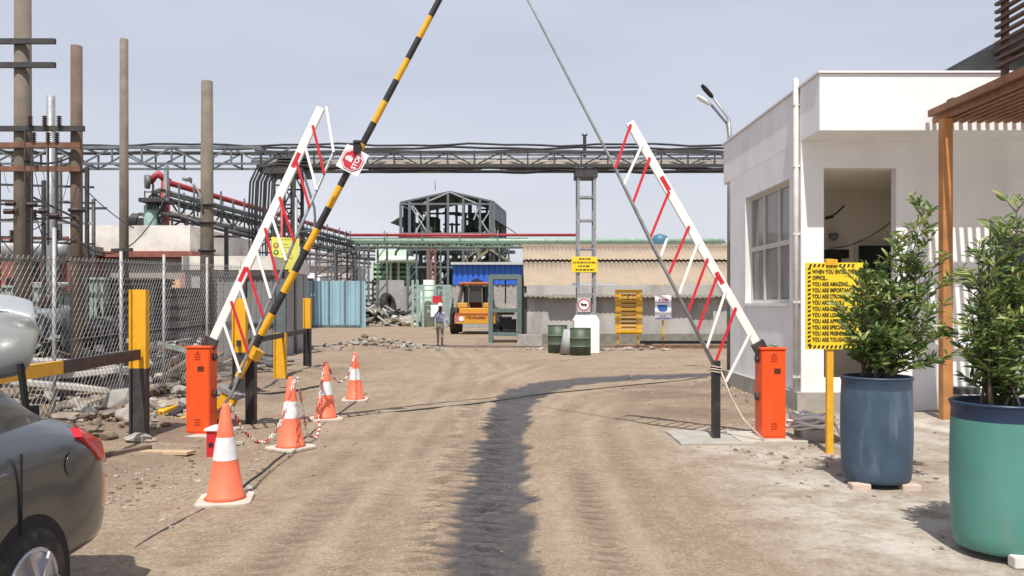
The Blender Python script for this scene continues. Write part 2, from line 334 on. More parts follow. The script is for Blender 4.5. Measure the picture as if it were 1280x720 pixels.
c = mixc(mth('MULTIPLY', attr('rut'), .5), c, (.165, .122, .085)); c = mixc(mth('MULTIPLY', attr('paler'), .35), c, (.40, .33, .245))
palec = mixc(mrange(patch, .42, .62), (.52, .49, .44), (.33, .29, .24)); palec = mixc(mrange(fine2, .5, .66, 0, .6), palec, (.24, .2, .16))
c = mixc(mth('MULTIPLY', attr('pale'), mrange(patch, .62, .45, .45, 1.0)), c, palec)
c = mixc(mth('MULTIPLY', attr('mud_shade'), .85), c, mixc(mrange(mid, .35, .65), (.15, .105, .07), (.21, .155, .11)))
sep = n.nodes.new('ShaderNodeSeparateXYZ'); L.new(tc.outputs['Object'], sep.inputs[0])
ph_ = mth('ADD', mth('MULTIPLY', sep.outputs[1], 2*math.pi/.165), mth('ADD', mth('MULTIPLY', noise(2.2, 4), 9), mth('MULTIPLY', mth('ABSOLUTE', mth('ADD', sep.outputs[0], .5), 0), 12)))
treadp = mrange(mth('SINE', ph_, 0), -.05, .3); tread = mth('MULTIPLY', mth('MULTIPLY', attr('lug'), treadp), mrange(noise(6, 5, .7), .38, .55))
c = mixc(mth('MULTIPLY', tread, .75), c, (.12, .088, .06))
wet = attr('wet')
wcol = mixc(mrange(noise(7, 6), .35, .68), (.040, .037, .038), (.085, .073, .064))
c = mixc(mth('MULTIPLY', wet, mrange(fine2, .60, .72, 1.0, .7)), c, wcol)
c = mixc(mth('MULTIPLY', mth('MULTIPLY', wet, tread), .9), c, (.015, .013, .014)); c = mixc(mth('MULTIPLY', wet, mrange(fine, .54, .62, 0, .5)), c, (.14, .12, .105))
L.new(c, pb.inputs['Base Color'])
L.new(mth('SUBTRACT', .93, mth('MULTIPLY', wet, mrange(mid, .4, .7, .35, .55))), pb.inputs['Roughness'])
bp = n.nodes.new('ShaderNodeBump'); bp.inputs['Strength'].default_value = .8; bp.inputs['Distance'].default_value = .035
hh = mth('SUBTRACT', mth('ADD', mth('ADD', mth('MULTIPLY', mid, .8), mth('MULTIPLY', fine2, .7)), mth('MULTIPLY', fine, .35)), mth('MULTIPLY', tread, .8)); L.new(hh, bp.inputs['Height']); L.new(bp.outputs[0], pb.inputs['Normal'])
gm.materials.append(m)
def gz(x, y): return float(gheight(np.array([x]), np.array([y]))[0])

# ------------------------------------------------------------------ office building
ob = thing('office_building', 'white flat-roofed gate office with deep parapet and recessed porch', 'building', (4.23, 11.7, 0))
w = MB(); X0, Y0, Y1, XR = 4.23, 11.7, 15.5, 13.0
T = .16; WZ0, WZ1, WY0, WY1 = 1.6, 3.5, 12.2, 14.5; TOP = 3.97
w.box(X0, X0+T, Y0, WY0, 0, TOP).box(X0, X0+T, WY1, Y1, 0, TOP).box(X0, X0+T, WY0, WY1, 0, WZ0).box(X0, X0+T, WY0, WY1, WZ1, TOP)
PX0, PX1, PZ1 = 4.56, 5.62, 3.58
w.box(X0+T, PX0, Y0, Y0+T, 0, TOP).box(PX0, PX1, Y0, Y0+T, PZ1, TOP).box(PX0, PX1, Y0, Y0+T, 0, .42)
RX0, RX1, RZ0, RZ1 = 7.05, 8.3, 1.05, 2.62
w.box(PX1, RX0, Y0, Y0+T, 0, TOP).box(RX0, RX1, Y0, Y0+T, 0, RZ0).box(RX0, RX1, Y0, Y0+T, RZ1, TOP).box(RX1, XR, Y0, Y0+T, 0, TOP)
w.box(X0+T, XR, Y1-T, Y1, 0, TOP).box(XR-T, XR, Y0+T, Y1-T, 0, TOP)
w.build('wall', plaster, ob)
pi = MB(); pi.box(X0+T, PX0, Y0+T, 14.2, 0, PZ1+.1).box(6.95, 7.03, Y0+T, 14.2, 0, PZ1+.1).box(PX0, 6.95, 14.1, 14.2, 0, PZ1+.1).box(PX0, 6.95, Y0+T, 14.1, PZ1, PZ1+.1)
pi.box(PX0, 6.95, Y0+T, 14.1, .0, .40)
pi.build('porch_lining', plaster_in, ob)
MB().box(4.75, 4.8, 14.25, 15.3, 0, 3.9).box(4.8, 7.5, 14.25, 14.3, 0, 3.9).build('partition', plaster_in, ob)
par = MB(); par.box(X0, XR+.1, 11.0, 16.0, TOP, 4.76); par.build('parapet', plaster, ob, bevel=.012)
pc = MB(); pc.box(X0-.03, XR+.13, 10.97, 16.03, 4.763, 4.79); pc.build('coping', plaster, ob)
pl = MB(); pl.box(X0-.09, X0-.002, Y0-.09, Y1+.05, 0, .30).box(X0-.002, PX1+.1, Y0-.09, Y0-.002, 0, .30); pl.build('plinth', concrete, ob)
lg = MB(); lg.box(5.95, XR, Y0-.10, Y0-.002, .93, 1.0); lg.build('ledge', plaster, ob)
# side window
wf = MB(); xg = X0+.10
ww = .06
wf.box(xg, xg+.05, WY0, WY0+ww, WZ0, WZ1).box(xg, xg+.05, WY1-ww, WY1, WZ0, WZ1).box(xg, xg+.05, WY0+ww, WY1-ww, WZ0, WZ0+ww).box(xg, xg+.05, WY0+ww, WY1-ww, WZ1-ww, WZ1)
for t in (.333, .667):
    y = WY0+(WY1-WY0)*t; wf.box(xg-.003, xg+.047, y-.035, y+.035, WZ0+ww, WZ1-ww)
wf.box(xg-.006, xg+.044, WY0+ww, WY1-ww, 2.52, 2.60)
win = wf.build('window', alu, ob)
MB().box(xg+.02, xg+.03, WY0+.03, WY1-.03, WZ0+.03, WZ1-.03).build('pane', dustyglass, win)
cu_ = MB(); yy_ = WY0+.02
P_ = []
while yy_ < WY1-.02: P_.append((xg+.20+.035*math.sin(yy_*34)+.02*math.sin(yy_*13), yy_)); yy_ += .02
vs_ = [(a, b, 1.55) for a, b in P_]+[(a+.01*math.sin(b*9), b, 3.52) for a, b in P_]; n_ = len(P_)
cu_.add(vs_, [(i, i+1, n_+i+1, n_+i) for i in range(n_-1) if not (11 < i < 30)], 0, True); cu_.build('curtain', M('beige_curtain', (.50, .47, .42), .9, var=.06), win, fix=False)
MB().box(X0-.03, xg, WY0-.03, WY1+.03, WZ0-.05, WZ0+.002).build('sill', plaster, win)
r = MB(); r.box(RX0-.05, RX1+.05, Y0-.03, Y0-.001, RZ1, RZ1+.07).box(RX0, RX1, Y0+.07, Y0+.11, RZ1-.05, RZ1).box(RX0, RX0+.05, Y0+.07, Y0+.11, RZ0, RZ1-.05).box(7.65, 7.7, Y0+.07, Y0+.11, RZ0, RZ1-.05)
rw = r.build('window', alu, ob); MB().box(RX0, RX1, Y0+.12, Y0+.13, RZ0, RZ1).build('pane', glassd, rw)
bw = MB(); bw.box(6.02, 6.86, 14.06, 14.098, 1.3, 2.68); q = bw.build('window', alu, ob); MB().box(6.09, 6.79, 14.045, 14.062, 1.37, 2.61).build('pane', glassd, q)
dp = MB(); dp.tube([(4.18, 11.78, .12), (4.18, 11.78, 4.86), (4.22, 11.9, 4.92)], .042, 10); 
for z in (.5, 1.6, 2.6, 3.6, 4.5): dp.box(4.13, 4.23, 11.74, 11.82, z, z+.03)
dp.build('downpipe', M('grey_white_pvc', (.62, .60, .57), .5, dirt=.2, dcol=(.4, .36, .3)), ob)
s = MB(); s.box(6.3, 9.5, 10.6, 11.58, 0, .16).box(6.35, 9.5, 10.95, 11.57, .16, .31)
s.build('step', M('step_concrete', (.55, .53, .49), .9, var=.08, bump=.2, dirt=.2, dcol=(.35, .32, .28)), ob)
MB().box(6.3, 6.62, 11.3, 11.55, .31, .40).build('threshold', darksteel, ob)
# porch fittings
cc = thing('security_camera', 'small white dome camera on the porch wall', 'camera', (5.6, 14.0, 2.72))
MB().box(5.52, 5.66, 14.04, 14.09, 2.74, 2.84).build('mount', whitep, cc); MB().lathe([(.02, 0), (.07, .03), (.09, .08), (.08, .12)], (5.62, 13.98, 2.7), 16).build('dome', M('smoked_dome', (.15, .15, .16), .4), cc)
wb = MB(); wb.tube([(5.55, 14.05, 3.1), (5.66, 13.95, 3.17), (5.78, 13.9, 3.30)], .016, 6).tube([(5.5, 14.05, 3.09), (5.62, 13.98, 3.12)], .03, 6)
tag(wb.build('wall_bracket', darksteel), 'small dark metal bracket high on the porch wall', 'bracket')
tv = thing('wall_fan', 'dark wall fan mounted low inside the porch', 'fan', (5.6, 13.4, 2.3))
MB().box(5.6, 5.8, 14.0, 14.09, 2.40, 2.52).build('mount', blackm, tv); MB().box(5.42, 5.84, 13.86, 13.95, 2.38, 2.53).build('cover', blackm, tv); MB().box(5.60, 5.72, 13.90, 13.98, 2.05, 2.38).build('bracket_arm', blackm, tv)
pc_ = sag(px(1036, 310, 14.0), px(1112, 279, 11.9), .10, 14)
tag(MB().tube(pc_, .008, 6).build('porch_cable', cable), 'thin dark cable sagging across the porch opening', 'cable')
# steel awning on the roof
aw = thing('roof_awning', 'dark steel awning raised above the white parapet roof', 'awning', (8, 13, 4.8))
MB().prism([(0, 0), (4.5, 0), (4.5, .06), (0, .06)], (6.95, 13.2, 5.28), (1, 0, 0), (0, 0, 1), (0, -2.9, .02)).build('roof_sheet', darksteel, aw)
a = MB()
for y in (13.0, 11.8, 10.6):
    a.bar((7.1, y, 5.26), (11.3, y, 5.26), .06)
for x, y in ((7.9, 12.9), (7.9, 11.3), (10.5, 12.9)): a.bar((x, y, 4.79), (x, y, 5.26), .06); a.bar((x, y, 4.82), (x+.5, y, 5.25), .04)
a.bar((7.15, 12.9, 5.0), (7.6, 12.9, 4.8), .05)
a.build('frame', darksteel, aw)
# pergola
pg = thing('pergola', 'brown timber slat pergola projecting from the office front', 'pergola', (7.5, 8, 0))
s = MB()
x = 5.80; k = 0
while x < 10.6:
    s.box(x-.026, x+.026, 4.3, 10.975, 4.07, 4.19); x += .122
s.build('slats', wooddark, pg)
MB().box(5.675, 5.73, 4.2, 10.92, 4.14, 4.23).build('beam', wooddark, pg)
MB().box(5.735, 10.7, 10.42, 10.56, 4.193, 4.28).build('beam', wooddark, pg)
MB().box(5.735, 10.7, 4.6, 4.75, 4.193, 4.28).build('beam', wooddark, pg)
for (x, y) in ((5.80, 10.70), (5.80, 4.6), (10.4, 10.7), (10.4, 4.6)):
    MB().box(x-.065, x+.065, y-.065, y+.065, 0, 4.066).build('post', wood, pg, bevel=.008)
s = MB(); z = 4.36
while z < 7.2:
    s.box(5.68, 5.73, 6.2, 9.42, z, z+.035, rot=None); z += .092
for y in (9.36, 8.5, 7.6, 6.7): s.box(5.735, 5.80, y-.03, y+.03, 4.26, 7.2)
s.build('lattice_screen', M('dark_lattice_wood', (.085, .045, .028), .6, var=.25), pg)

# ------------------------------------------------------------------ automatic barrier gates
def barrier(side, name_label, Y, box, armp, railp, bars, stick, yback):
    (x0, x1) = box; cx = (x0+x1)/2
    t = thing('barrier_gate', name_label, 'barrier gate', (cx, Y, 0), 'automatic barrier gates')
    MB().box(x0-.28, x1+.20, Y-.16, Y+.55, -.05, .045).build('base_slab', M('pale_slab_concrete', (.42, .39, .34), .9, var=.1, bump=.3, dirt=.3, dcol=(.35, .3, .24)), t, bevel=.01)
    cb = MB().box(x0, x1, Y, Y+yback, .045, 1.06).build('cabinet', orange, t, bevel=.008)
    MB().box(x0-.012, x1+.012, Y-.012, Y+yback+.012, 1.062, 1.088).build('lid', orange, cb, bevel=.006)
    door = MB().box(x0+.014, x1-.014, Y-.006, Y-.001, .07, 1.04).build('door', orange, t, bevel=.002)
    for zs_ in ((.15, .18, .21), (.93, .96, .99)):
        v = MB()
        for z in zs_: v.box(cx-.035, cx+.035, Y-.011, Y-.0065, z, z+.012)
        v.build('vent', M('dark_orange_vent', (.42, .04, .01), .5), door)
    MB().box(cx+.0, cx+.075, Y-.010, Y-.0065, .79, .85).build('badge', M('dark_badge', (.10, .02, .01), .5), door)
    MB().lathe([(.008, 0), (.008, .012)], (cx, Y-.012, 1.015), 8).build('lock', darksteel, door)
    # arm
    ya = Y+.18
    a, b = px(*armp[0], ya), px(*armp[1], ya); d = (b-a).normalized(); nrm = Vector((d.z, 0, -d.x))
    am = MB().bar(a-d*.15, b, .05, .10, up=nrm).build('arm', whitep, t, bevel=.006)
    for (f0, f1) in stick:
        st = MB(); p, q = a.lerp(b, f0), a.lerp(b, f1); st.bar(p+Vector((0, -.027, 0)), q+Vector((0, -.027, 0)), .004, .05, up=nrm); st.build('reflector', redp, am)
    hub = MB().bar(a-d*.22+Vector((0, -.04, 0)), a+d*.10+Vector((0, -.04, 0)), .07, .15, up=nrm).build('arm_clamp', darksteel, t)
    rp = [px(*p, ya) for p in railp]
    MB().tube(rp, .019, 8).build('lower_rail', greysteel, t)
    def meet(p, q, a2, b2):                      # where the bar's line crosses a member of the frame
        dx, dy = q[0]-p[0], q[1]-p[1]; ex, ey = b2[0]-a2[0], b2[1]-a2[1]; den = dx*ey-dy*ex
        t_ = ((a2[0]-p[0])*ey-(a2[1]-p[1])*ex)/den; w2 = ((a2[0]-p[0])*dy-(a2[1]-p[1])*dx)/den; return t_, w2
    for (p, q, cnm) in bars:
        if q[1] < 195: MB().bar(px(*p, ya-.03), px(*q, ya-.03), .016, .03, up=nrm).build('skirt_bar', whitep, t); continue
        t0, w0 = meet(p, q, armp[0], armp[1]); p_, q_ = p, q
        if -1.5 < t0 < .3 and 0 <= w0 <= 1: p_ = (p[0]+(q[0]-p[0])*t0, p[1]+(q[1]-p[1])*t0)
        for a2, b2 in zip(railp[:-1], railp[1:]):
            t1, w1 = meet(p, q, a2, b2)
            if .6 < t1 < 2.2 and 0 <= w1 <= 1: q_ = (p[0]+(q[0]-p[0])*t1, p[1]+(q[1]-p[1])*t1); break
        p, q = p_, q_
        MB().bar(px(*p, ya-.034), px(*q, ya-.034), .014, .03, up=nrm).build('skirt_bar', redp if cnm == 'r' else whitep, t)
    for k in (-1, 1):
        MB().tube([(x1+.002 if side < 0 else x0-.002, Y+yback*.55, .95-.22*(k+1)), ((x1+.03) if side < 0 else x0-.03, Y+yback*.55, .95-.22*(k+1))], .045, 12).build('shaft_cap', darksteel, t)
    return t
bl = barrier(-1, 'orange barrier cabinet and raised fence arm beside the cones', 9.52, (-3.88, -3.60), [(263, 432), (401, 135)], [(417, 190), (370, 296), (312, 436), (290, 492), (272, 517)],
 [((382, 185), (389, 211), 'w'), ((396, 178), (405, 216), 'r'), ((372, 207), (387, 260), 'r'), ((351, 251), (368, 303), 'r'), ((342, 277), (358, 326), 'w'), ((334, 296), (347, 350), 'r'), ((322, 318), (338, 372), 'w'), ((311, 341), (328, 393), 'r'), ((302, 363), (318, 416), 'w'), ((292, 386), (307, 432), 'r'), ((281, 408), (299, 462), 'w'),
  ((408, 133), (417, 190), 'w')],
 [(.27, .33), (.75, .81)], .25)
br = barrier(1, 'orange barrier cabinet and raised fence arm beside the white office', 9.2, (2.875, 3.15), [(950, 437), (787, 153)], [(768, 208), (818, 312), (870, 412), (895, 458), (912, 484)],
 [((785, 165), (769, 211), 'r'), ((797, 193), (786, 217), 'w'), ((808, 208), (789, 260), 'r'), ((832, 250), (813, 297), 'r'), ((834, 298), (825, 322), 'w'), ((857, 293), (836, 343), 'r'), ((868, 315), (850, 364), 'w'), ((882, 330), (861, 387), 'r'), ((894, 352), (874, 407), 'r'), ((905, 370), (887, 424), 'w'), ((917, 392), (897, 446), 'r'), ((937, 418), (910, 472), 'w')],
 [(.29, .34), (.70, .76)], .27)
# small green plants scrap on right cabinet lid -> a rag
tag(MB().rockm((3.02, 9.33, 1.11), .05, .4).rockm((3.06, 9.30, 1.10), .035, .4).build('green_rag', M('green_cloth', (.05, .22, .13), .8)), 'small green rag lying on top of the right cabinet', 'rag')

# ------------------------------------------------------------------ manual barriers
mb = thing('manual_barrier', 'yellow and black striped counterweighted barrier pole raised high', 'barrier', (-3.4, 10.45, 0))
MB().box(-3.47, -3.35, 10.4, 10.52, -.1, .9).build('pivot_post', black, mb, bevel=.005)
p0, dr = px(284, 498, 10.32), (px(549, 0, 10.32)-px(284, 498, 10.32)); Lg = dr.length; dr.normalize()
s = MB(); t = 0; k = 0
while t < 8.4:
    rr = .052-.0022*t; s.tube([p0+dr*t, p0+dr*(t+.31)], rr, 12, mi=k % 2, caps=(t == 0)); t += .31; k += 1
s.build('striped_pole', [black, yellow], mb)
nrm = Vector((dr.z, 0, -dr.x))
MB().bar(p0-dr*.28+nrm*.02, p0+dr*.06+nrm*.02, .16, .20, up=nrm).build('counterweight', [yellow], mb, bevel=.01)
MB().bar(p0+dr*.06+nrm*.0, p0+dr*.13+nrm*.0, .20, .30, up=nrm).build('end_plate', greysteel, mb, bevel=.005)
MB().bar(p0-dr*.33+nrm*.02, p0-dr*.285+nrm*.02, .18, .22, up=nrm).build('end_plate', darksteel, mb)
MB().tube([px(318, 443, 10.22), px(318, 443, 10.5)], .03, 10).build('pivot_pin', yellow, mb)
MB().bar(px(313, 437, 10.28), px(325, 447, 10.28), .12, .14).build('pivot_bracket', yellow, mb)
sg = thing('stop_sign', 'white square stop sign with red octagon on the striped pole', 'sign', px(440, 200, 10.2))
c0 = px(440.5, 200.5, 10.22); u = dr; vv = Vector((-dr.z, 0, dr.x)); H = .158     # u along the pole, vv up-left of it
MB().prism([(-H, -H), (H, -H), (H, H), (-H, H)], c0, u, vv, (0, .012, 0)).build('sign_board', whitesign, sg)
def octo(r): return [(r*math.cos(R(22.5+45*i)), r*math.sin(R(22.5+45*i))) for i in range(8)]
signred = M('sign_red', (.50, .025, .05), .5)
MB().prism(octo(.150), c0+Vector((0, -.004, 0)), u, vv, (0, .003, 0)).build('octagon_border', signred, sg)
MB().prism(octo(.141), c0+Vector((0, -.007, 0)), u, vv, (0, .003, 0)).build('octagon_border', whitesign, sg)
MB().prism(octo(.128), c0+Vector((0, -.010, 0)), u, vv, (0, .003, 0)).build('octagon', signred, sg)
text('STOP', .082, c0+Vector((0, -.013, 0))+u*0-vv*.085, u, vv, whitesign, sg, bold=.03, align='CENTER')
hd = MB(); hc = c0+Vector((0, -.0135, 0))
hd.prism([(-.03, 0), (.028, 0), (.032, .04), (-.032, .045)], hc, u, vv, (0, .003, 0))
for i, hgt in enumerate((.085, .098, .095, .082)):
    xx = -.030+.016*i; hd.prism([(xx, .04), (xx+.0125, .04), (xx+.0125, hgt), (xx, hgt)], hc, u, vv, (0, .003, 0))
hd.prism([(.028, .01), (.046, .045), (.038, .052), (.024, .03)], hc, u, vv, (0, .003, 0))
hd.build('hand_symbol', whitesign, sg)
tag(MB().box(-2.02, -1.93, 10.18, 10.32, 3.52, 3.62).tube([(-1.985, 10.24, 3.62), (-1.985, 10.24, 3.68)], .05, 8).build('warning_lamp', blackm), 'small black lamp housing clamped above the stop sign', 'lamp')
ms = thing('manual_barrier', 'thin grey pole barrier raised from a black post at the roadside', 'barrier', (2.38, 9.3, 0))
MB().box(2.335, 2.425, 9.30, 9.39, -.1, .93).build('pivot_post', black, ms, bevel=.004)
a = px(768, 208, 9.36); d2 = (px(660, 0, 9.36)-a).normalized()
MB().tube([px(893, 458, 9.32), px(830, 334, 9.32), a, a+d2*1.5, a+d2*5.2], [.022, .02, .017, .014, .010], 8).build('thin_pole', greysteel, ms)
coil = MB()
for k in range(3): coil.tube([(2.38+.065*math.cos(q), 9.345+.065*math.sin(q), .86-.03*k+.008*math.sin(q*2)) for q in np.linspace(0, 6.3, 14)], .008, 6)
coil.tube([(2.42, 9.32, .84), (2.55, 9.3, .5), (2.68, 9.25, .25), (2.85, 9.05, .05)], .012, 6)
coil.build('rope', M('pale_rope', (.50, .44, .36), .9), ms)

# ------------------------------------------------------------------ guard rails of I-beam posts
def ibeam(x, y, z0, z1, wd=.24, dp=.13):
    s = MB(); s.box(x-wd/2, x-wd/2+.02, y-dp/2, y+dp/2, z0, z1).box(x+wd/2-.02, x+wd/2, y-dp/2, y+dp/2, z0, z1).box(x-wd/2+.02, x+wd/2-.02, y-.012, y+.012, z0, z1); return s
def twotone(parent, x, y, zs, top, wd, mlo, mhi, dp=.13):
    p = ibeam(x, y, -.15, zs, wd, dp).build('post', mlo, parent); ibeam(x, y, zs, top, wd, dp).build('painted_top', mhi, p); return p
gr = thing('guard_rail', 'tall yellow topped I-beam post with black rail behind the grey car', 'guard rail', (-4.2, 9.1, 0), 'guard rails by the fence')
twotone(gr, -4.24, 9.1, .86, 1.755, .19, darksteel, yellow, .10); twotone(gr, -4.42, 5.6, .86, 1.3, .2, black, yellow)
MB().bar((-4.22, 9.04, 1.02), (-4.09, 7.25, 1.02), .05, .115).build('rail', black, gr)
MB().bar((-4.09, 7.25, 1.02), (-4.05, 5.6, 1.02), .05, .116).build('rail_end', yellow, gr)
g2 = thing('guard_rail', 'row of yellow and black posts joined by a dark rail along the fence', 'guard rail', (-4.8, 16, 0), 'guard rails by the fence')
twotone(g2, -4.42, 13.0, .80, 1.68, .22, darksteel, yellow)
twotone(g2, -4.72, 16.3, 1.0, 2.1, .24, yellow, midsteel); twotone(g2, -4.86, 19.0, 1.0, 1.72, .17, black, yellow)
MB().bar((-4.42, 12.9, .95), (-4.86, 19.0, .95), .05, .10).build('rail', darksteel, g2)

# ------------------------------------------------------------------ cones and chain
cn = thing('traffic_cone', 'nearest orange cone with a grubby white band', 'traffic cone', (0, 0, 0), 'traffic cones along the lane')
bs = MB(); 
poly = [(-.21, -.17), (-.17, -.21), (.17, -.21), (.21, -.17), (.21, .17), (.17, .21), (-.17, .21), (-.21, .17)]
bs.prism(poly, (0, 0, .004), (1, 0, 0), (0, 1, 0), (0, 0, .032)); bs.build('base', conebase, cn, bevel=.008)
def cr(z): return .145-(z-.036)/.70*.115
MB().lathe([(.165, .036), (cr(.06), .06), (cr(.33), .33)], n=28, capt=False).build('cone_body', coneo, cn)
MB().lathe([(cr(.33)+.002, .33), (cr(.50)+.002, .50)], n=28, capb=False, capt=False).build('reflective_band', coneband, cn)
MB().lathe([(cr(.50), .50), (cr(.70), .70), (.030, .71), (.030, .745), (.022, .75)], n=28, capb=False).build('cone_tip', coneo, cn)
cn.location = (-2.30, 6.42, 0); cn.rotation_euler = (0, 0, R(12)); cn.scale = (1, 1, 1.06)
conepos = [(-2.30, 6.42), (-2.42, 8.75), (-2.34, 10.95), (-2.57, 13.1)]
dup(cn, (-2.42, 8.75, 0), R(-33), 'second orange cone from the front, chain hooked over its tip')
dup(cn, (-2.55, 10.95, 0), R(25), 'third orange cone, chain hanging straight down its side')
dup(cn, (-2.57, 13.1, 0), R(5), 'farthest orange cone with bright white band')
cw = M('white_chain_plastic', (.72, .68, .66), .5); crd = M('faded_red_chain_plastic', (.50, .09, .07), .5)
def chain(path, label):
    pts = []; path = [Vector(p) for p in path]
    for a, b in zip(path[:-1], path[1:]):
        nseg = max(1, int((b-a).length/.01)); pts += [a.lerp(b, i/nseg) for i in range(nseg)]
    pts.append(path[-1]); s = MB(); step = 4; k = 0
    for i in range(0, len(pts)-step, step):
        p = pts[i]; q = pts[min(i+step, len(pts)-1)]; d = (q-p).normalized(); u = d.cross(Vector((0, 0, 1) if abs(d.z) < .9 else (1, 0, 0))).normalized(); v = d.cross(u)
        sd = u if k % 2 else v; c = (p+q)/2
        ring = [c+d*.027*math.cos(t)+sd*.014*math.sin(t) for t in np.linspace(0, 2*math.pi, 9)]
        s.tube(ring, .0052, 5, mi=(k//4) % 2, caps=False); k += 1
    return tag(s.build('plastic_chain', [cw, crd], fix=False), label, 'chain', 'plastic chain strung between cones')
tz = .78
chain(sag((-2.27, 6.45, tz), (-2.36, 8.68, tz), .48), 'red and white chain sagging between the two nearest cones')
chain([(-2.36, 8.80, tz), (-2.33, 9.1, .10), (-2.30, 9.4, .015), (-2.45, 10.2, .015), (-2.58, 10.68, .05), (-2.59, 10.83, .45), (-2.56, 10.93, tz)], 'red and white chain trailing on the ground between middle cones')
chain(sag((-2.54, 10.98, tz), (-2.56, 13.05, tz), .36), 'red and white chain sagging between the two farthest cones')
def line(pts, r, mat, name, label, cat):
    P = []
    for a, b in zip(pts[:-1], pts[1:]):
        for i in range(8): t = i/8; x = a[0]+(b[0]-a[0])*t; y = a[1]+(b[1]-a[1])*t; P.append((x+random.uniform(-.012, .012), y, gz(x, y)+r*.6))
    P.append((pts[-1][0], pts[-1][1], gz(*pts[-1])+r*.6)); return tag(MB().tube(P, r, 6).build(name, mat), label, cat)
line([(-2.45, 5.2), (-2.33, 6.9), (-2.44, 9.2), (-2.5, 11.3), (-2.55, 14.2)], .011, cable, 'ground_cable', 'black cable running along the road under the cones', 'cable')
line([(-2.3, 11.2), (-.7, 12.6), (.72, 14.2), (2.4, 15.6), (4.1, 16.8)], .012, cable, 'ground_cable', 'thin dark cable lying across the sandy road', 'cable')
line([(-5.0, 10.2), (-4.3, 12.2), (-3.6, 15)], .02, cable, 'ground_cable', 'dark hose lying along the verge beside the yellow posts', 'hose')

# ------------------------------------------------------------------ roadside bits
rb = thing('marker_bracket', 'small red steel bracket with white cap beside the left cabinet', 'bracket', (-3.3, 8.3, 0))
s = MB(); s.box(-3.17, -3.08, 8.30, 8.33, 0, .27).box(-3.17, -3.165, 8.33, 8.55, 0, .27).box(-3.085, -3.08, 8.33, 8.55, 0, .27); s.build('bracket_body', redp, rb)
MB().box(-3.19, -3.05, 8.28, 8.57, .272, .30).build('cap', whitep, rb, bevel=.006)
MB().lathe([(.025, 0), (.025, .004)], (0, 0, 0), 12).build('hole', blackm, rb).location = Vector((-3.125, 8.297, .13))-WL[rb]
rb.children[-1].rotation_euler = (R(90), 0, 0)
kb = thing('kerb_block', 'yellow and black striped kerb block lying on the verge', 'kerb block', px(215, 520, 10.6))
for i, mm in enumerate((yellow, black, yellow)):
    c = px(203, 516, 10.9).lerp(px(240, 528, 10.7), (i+.5)/3); s = MB()
    rot = Matrix.Rotation(R(-18), 3, 'Z') @ Matrix.Rotation(R(12), 3, 'X')
    s.box(c.x-.068, c.x+.068, c.y-.14, c.y+.14, c.z-.10, c.z+.10, rot=rot); s.build('painted_segment', mm, kb, bevel=.015)
tag(MB().prism([(-.28, -.05), (.26, -.09), (.30, .05), (-.22, .07)], (-3.62, 8.35, .03), (1, 0, 0), (0, 1, 0), (0, 0, .03)).build('wood_board', M('pale_board_wood', (.46, .33, .2), .8, var=.2)), 'short pale wooden board lying in front of the left cabinet', 'board')
tag(MB().bar((-4.55, 6.9, .09), (-3.85, 8.5, .07), .07, .05).build('timber_batten', M('dark_batten', (.14, .10, .07), .8)), 'long dark batten lying on the ground near the car', 'batten')
tag(MB().bar((-3.40, 8.95, .03), (-3.02, 9.0, .03), .07, .03).build('wood_strip', junk), 'short grey wood strip by the foot of the striped barrier', 'wood strip')
hs = MB()
for k in range(9):
    cx, cy, rr = 3.50+random.uniform(-.06, .06), 9.35+random.uniform(-.06, .06), .17+random.uniform(-.06, .05)
    hs.tube([(cx+rr*math.cos(q)*1.2, cy+rr*math.sin(q), .16+.018*k+.02*math.sin(q*3+k)) for q in np.linspace(0, 6.3, 22)], .017, 7)
hs.tube([(3.68, 9.3, .3), (3.75, 9.2, .15), (3.78, 9.1, .02)], .018, 7)
tag(hs.build('hose_coil', M('white_hose', (.68, .67, .66), .6)), 'white hose coiled on a concrete block beside the right cabinet', 'hose')
tag(MB().box(3.34, 3.66, 9.2, 9.5, 0, .15).build('concrete_block', concrete, bevel=.02), 'rough concrete block under the white hose coil', 'block')
# kerb at office
kc = MB(); kc.box(1.9, 2.75, 9.0, 9.9, -.03, .03); tag(kc.build('concrete_pad', concrete, bevel=.01), 'pale concrete pad at the foot of the black post', 'pad')

# ------------------------------------------------------------------ affirmation sign
ys_ = thing('notice_sign', 'yellow hazard-edged board of black YOU ARE lines on a yellow post', 'sign', (3.4, 8.5, 0))
MB().bar((3.385, 8.53, -.1), (3.385, 8.53, 2.07), .07, .05).build('post', yellow, ys_, bevel=.004)
bx0, bx1, bz0, bz1 = 3.12, 3.73, 1.11, 2.03; Yb = 8.49
MB().box(bx0, bx1, Yb, Yb+.02, bz0, bz1).build('sign_board', signyel, ys_, bevel=.003)
hz = MB()
def hatch(x0, x1, z0, z1, vert):
    n_ = int(((z1-z0) if vert else (x1-x0))/.045)
    for i in range(n_):
        if vert: z = z0+i*.045; hz.prism([(0, 0), (.032, .012), (.032, .034), (0, .022)], (x0, Yb-.003, z), (1, 0, 0), (0, 0, 1), (0, .002, 0))
        else: x = x0+i*.045; hz.prism([(0, 0), (.022, 0), (.034, .032), (.012, .032)], (x, Yb-.003, z0), (1, 0, 0), (0, 0, 1), (0, .002, 0))
hatch(bx0+.018, 0, bz0+.03, bz1-.03, True); hatch(bx1-.05, 0, bz0+.03, bz1-.03, True); hatch(bx0+.03, bx1-.05, bz0+.012, 0, False); hatch(bx0+.03, bx1-.05, bz1-.046, 0, False)
hz.build('hazard_stripes', ink, ys_)
MB().box(3.33, 3.45, Yb-.02, Yb+.05, 2.0, 2.065).build('clip', yellow, ys_, bevel=.004)
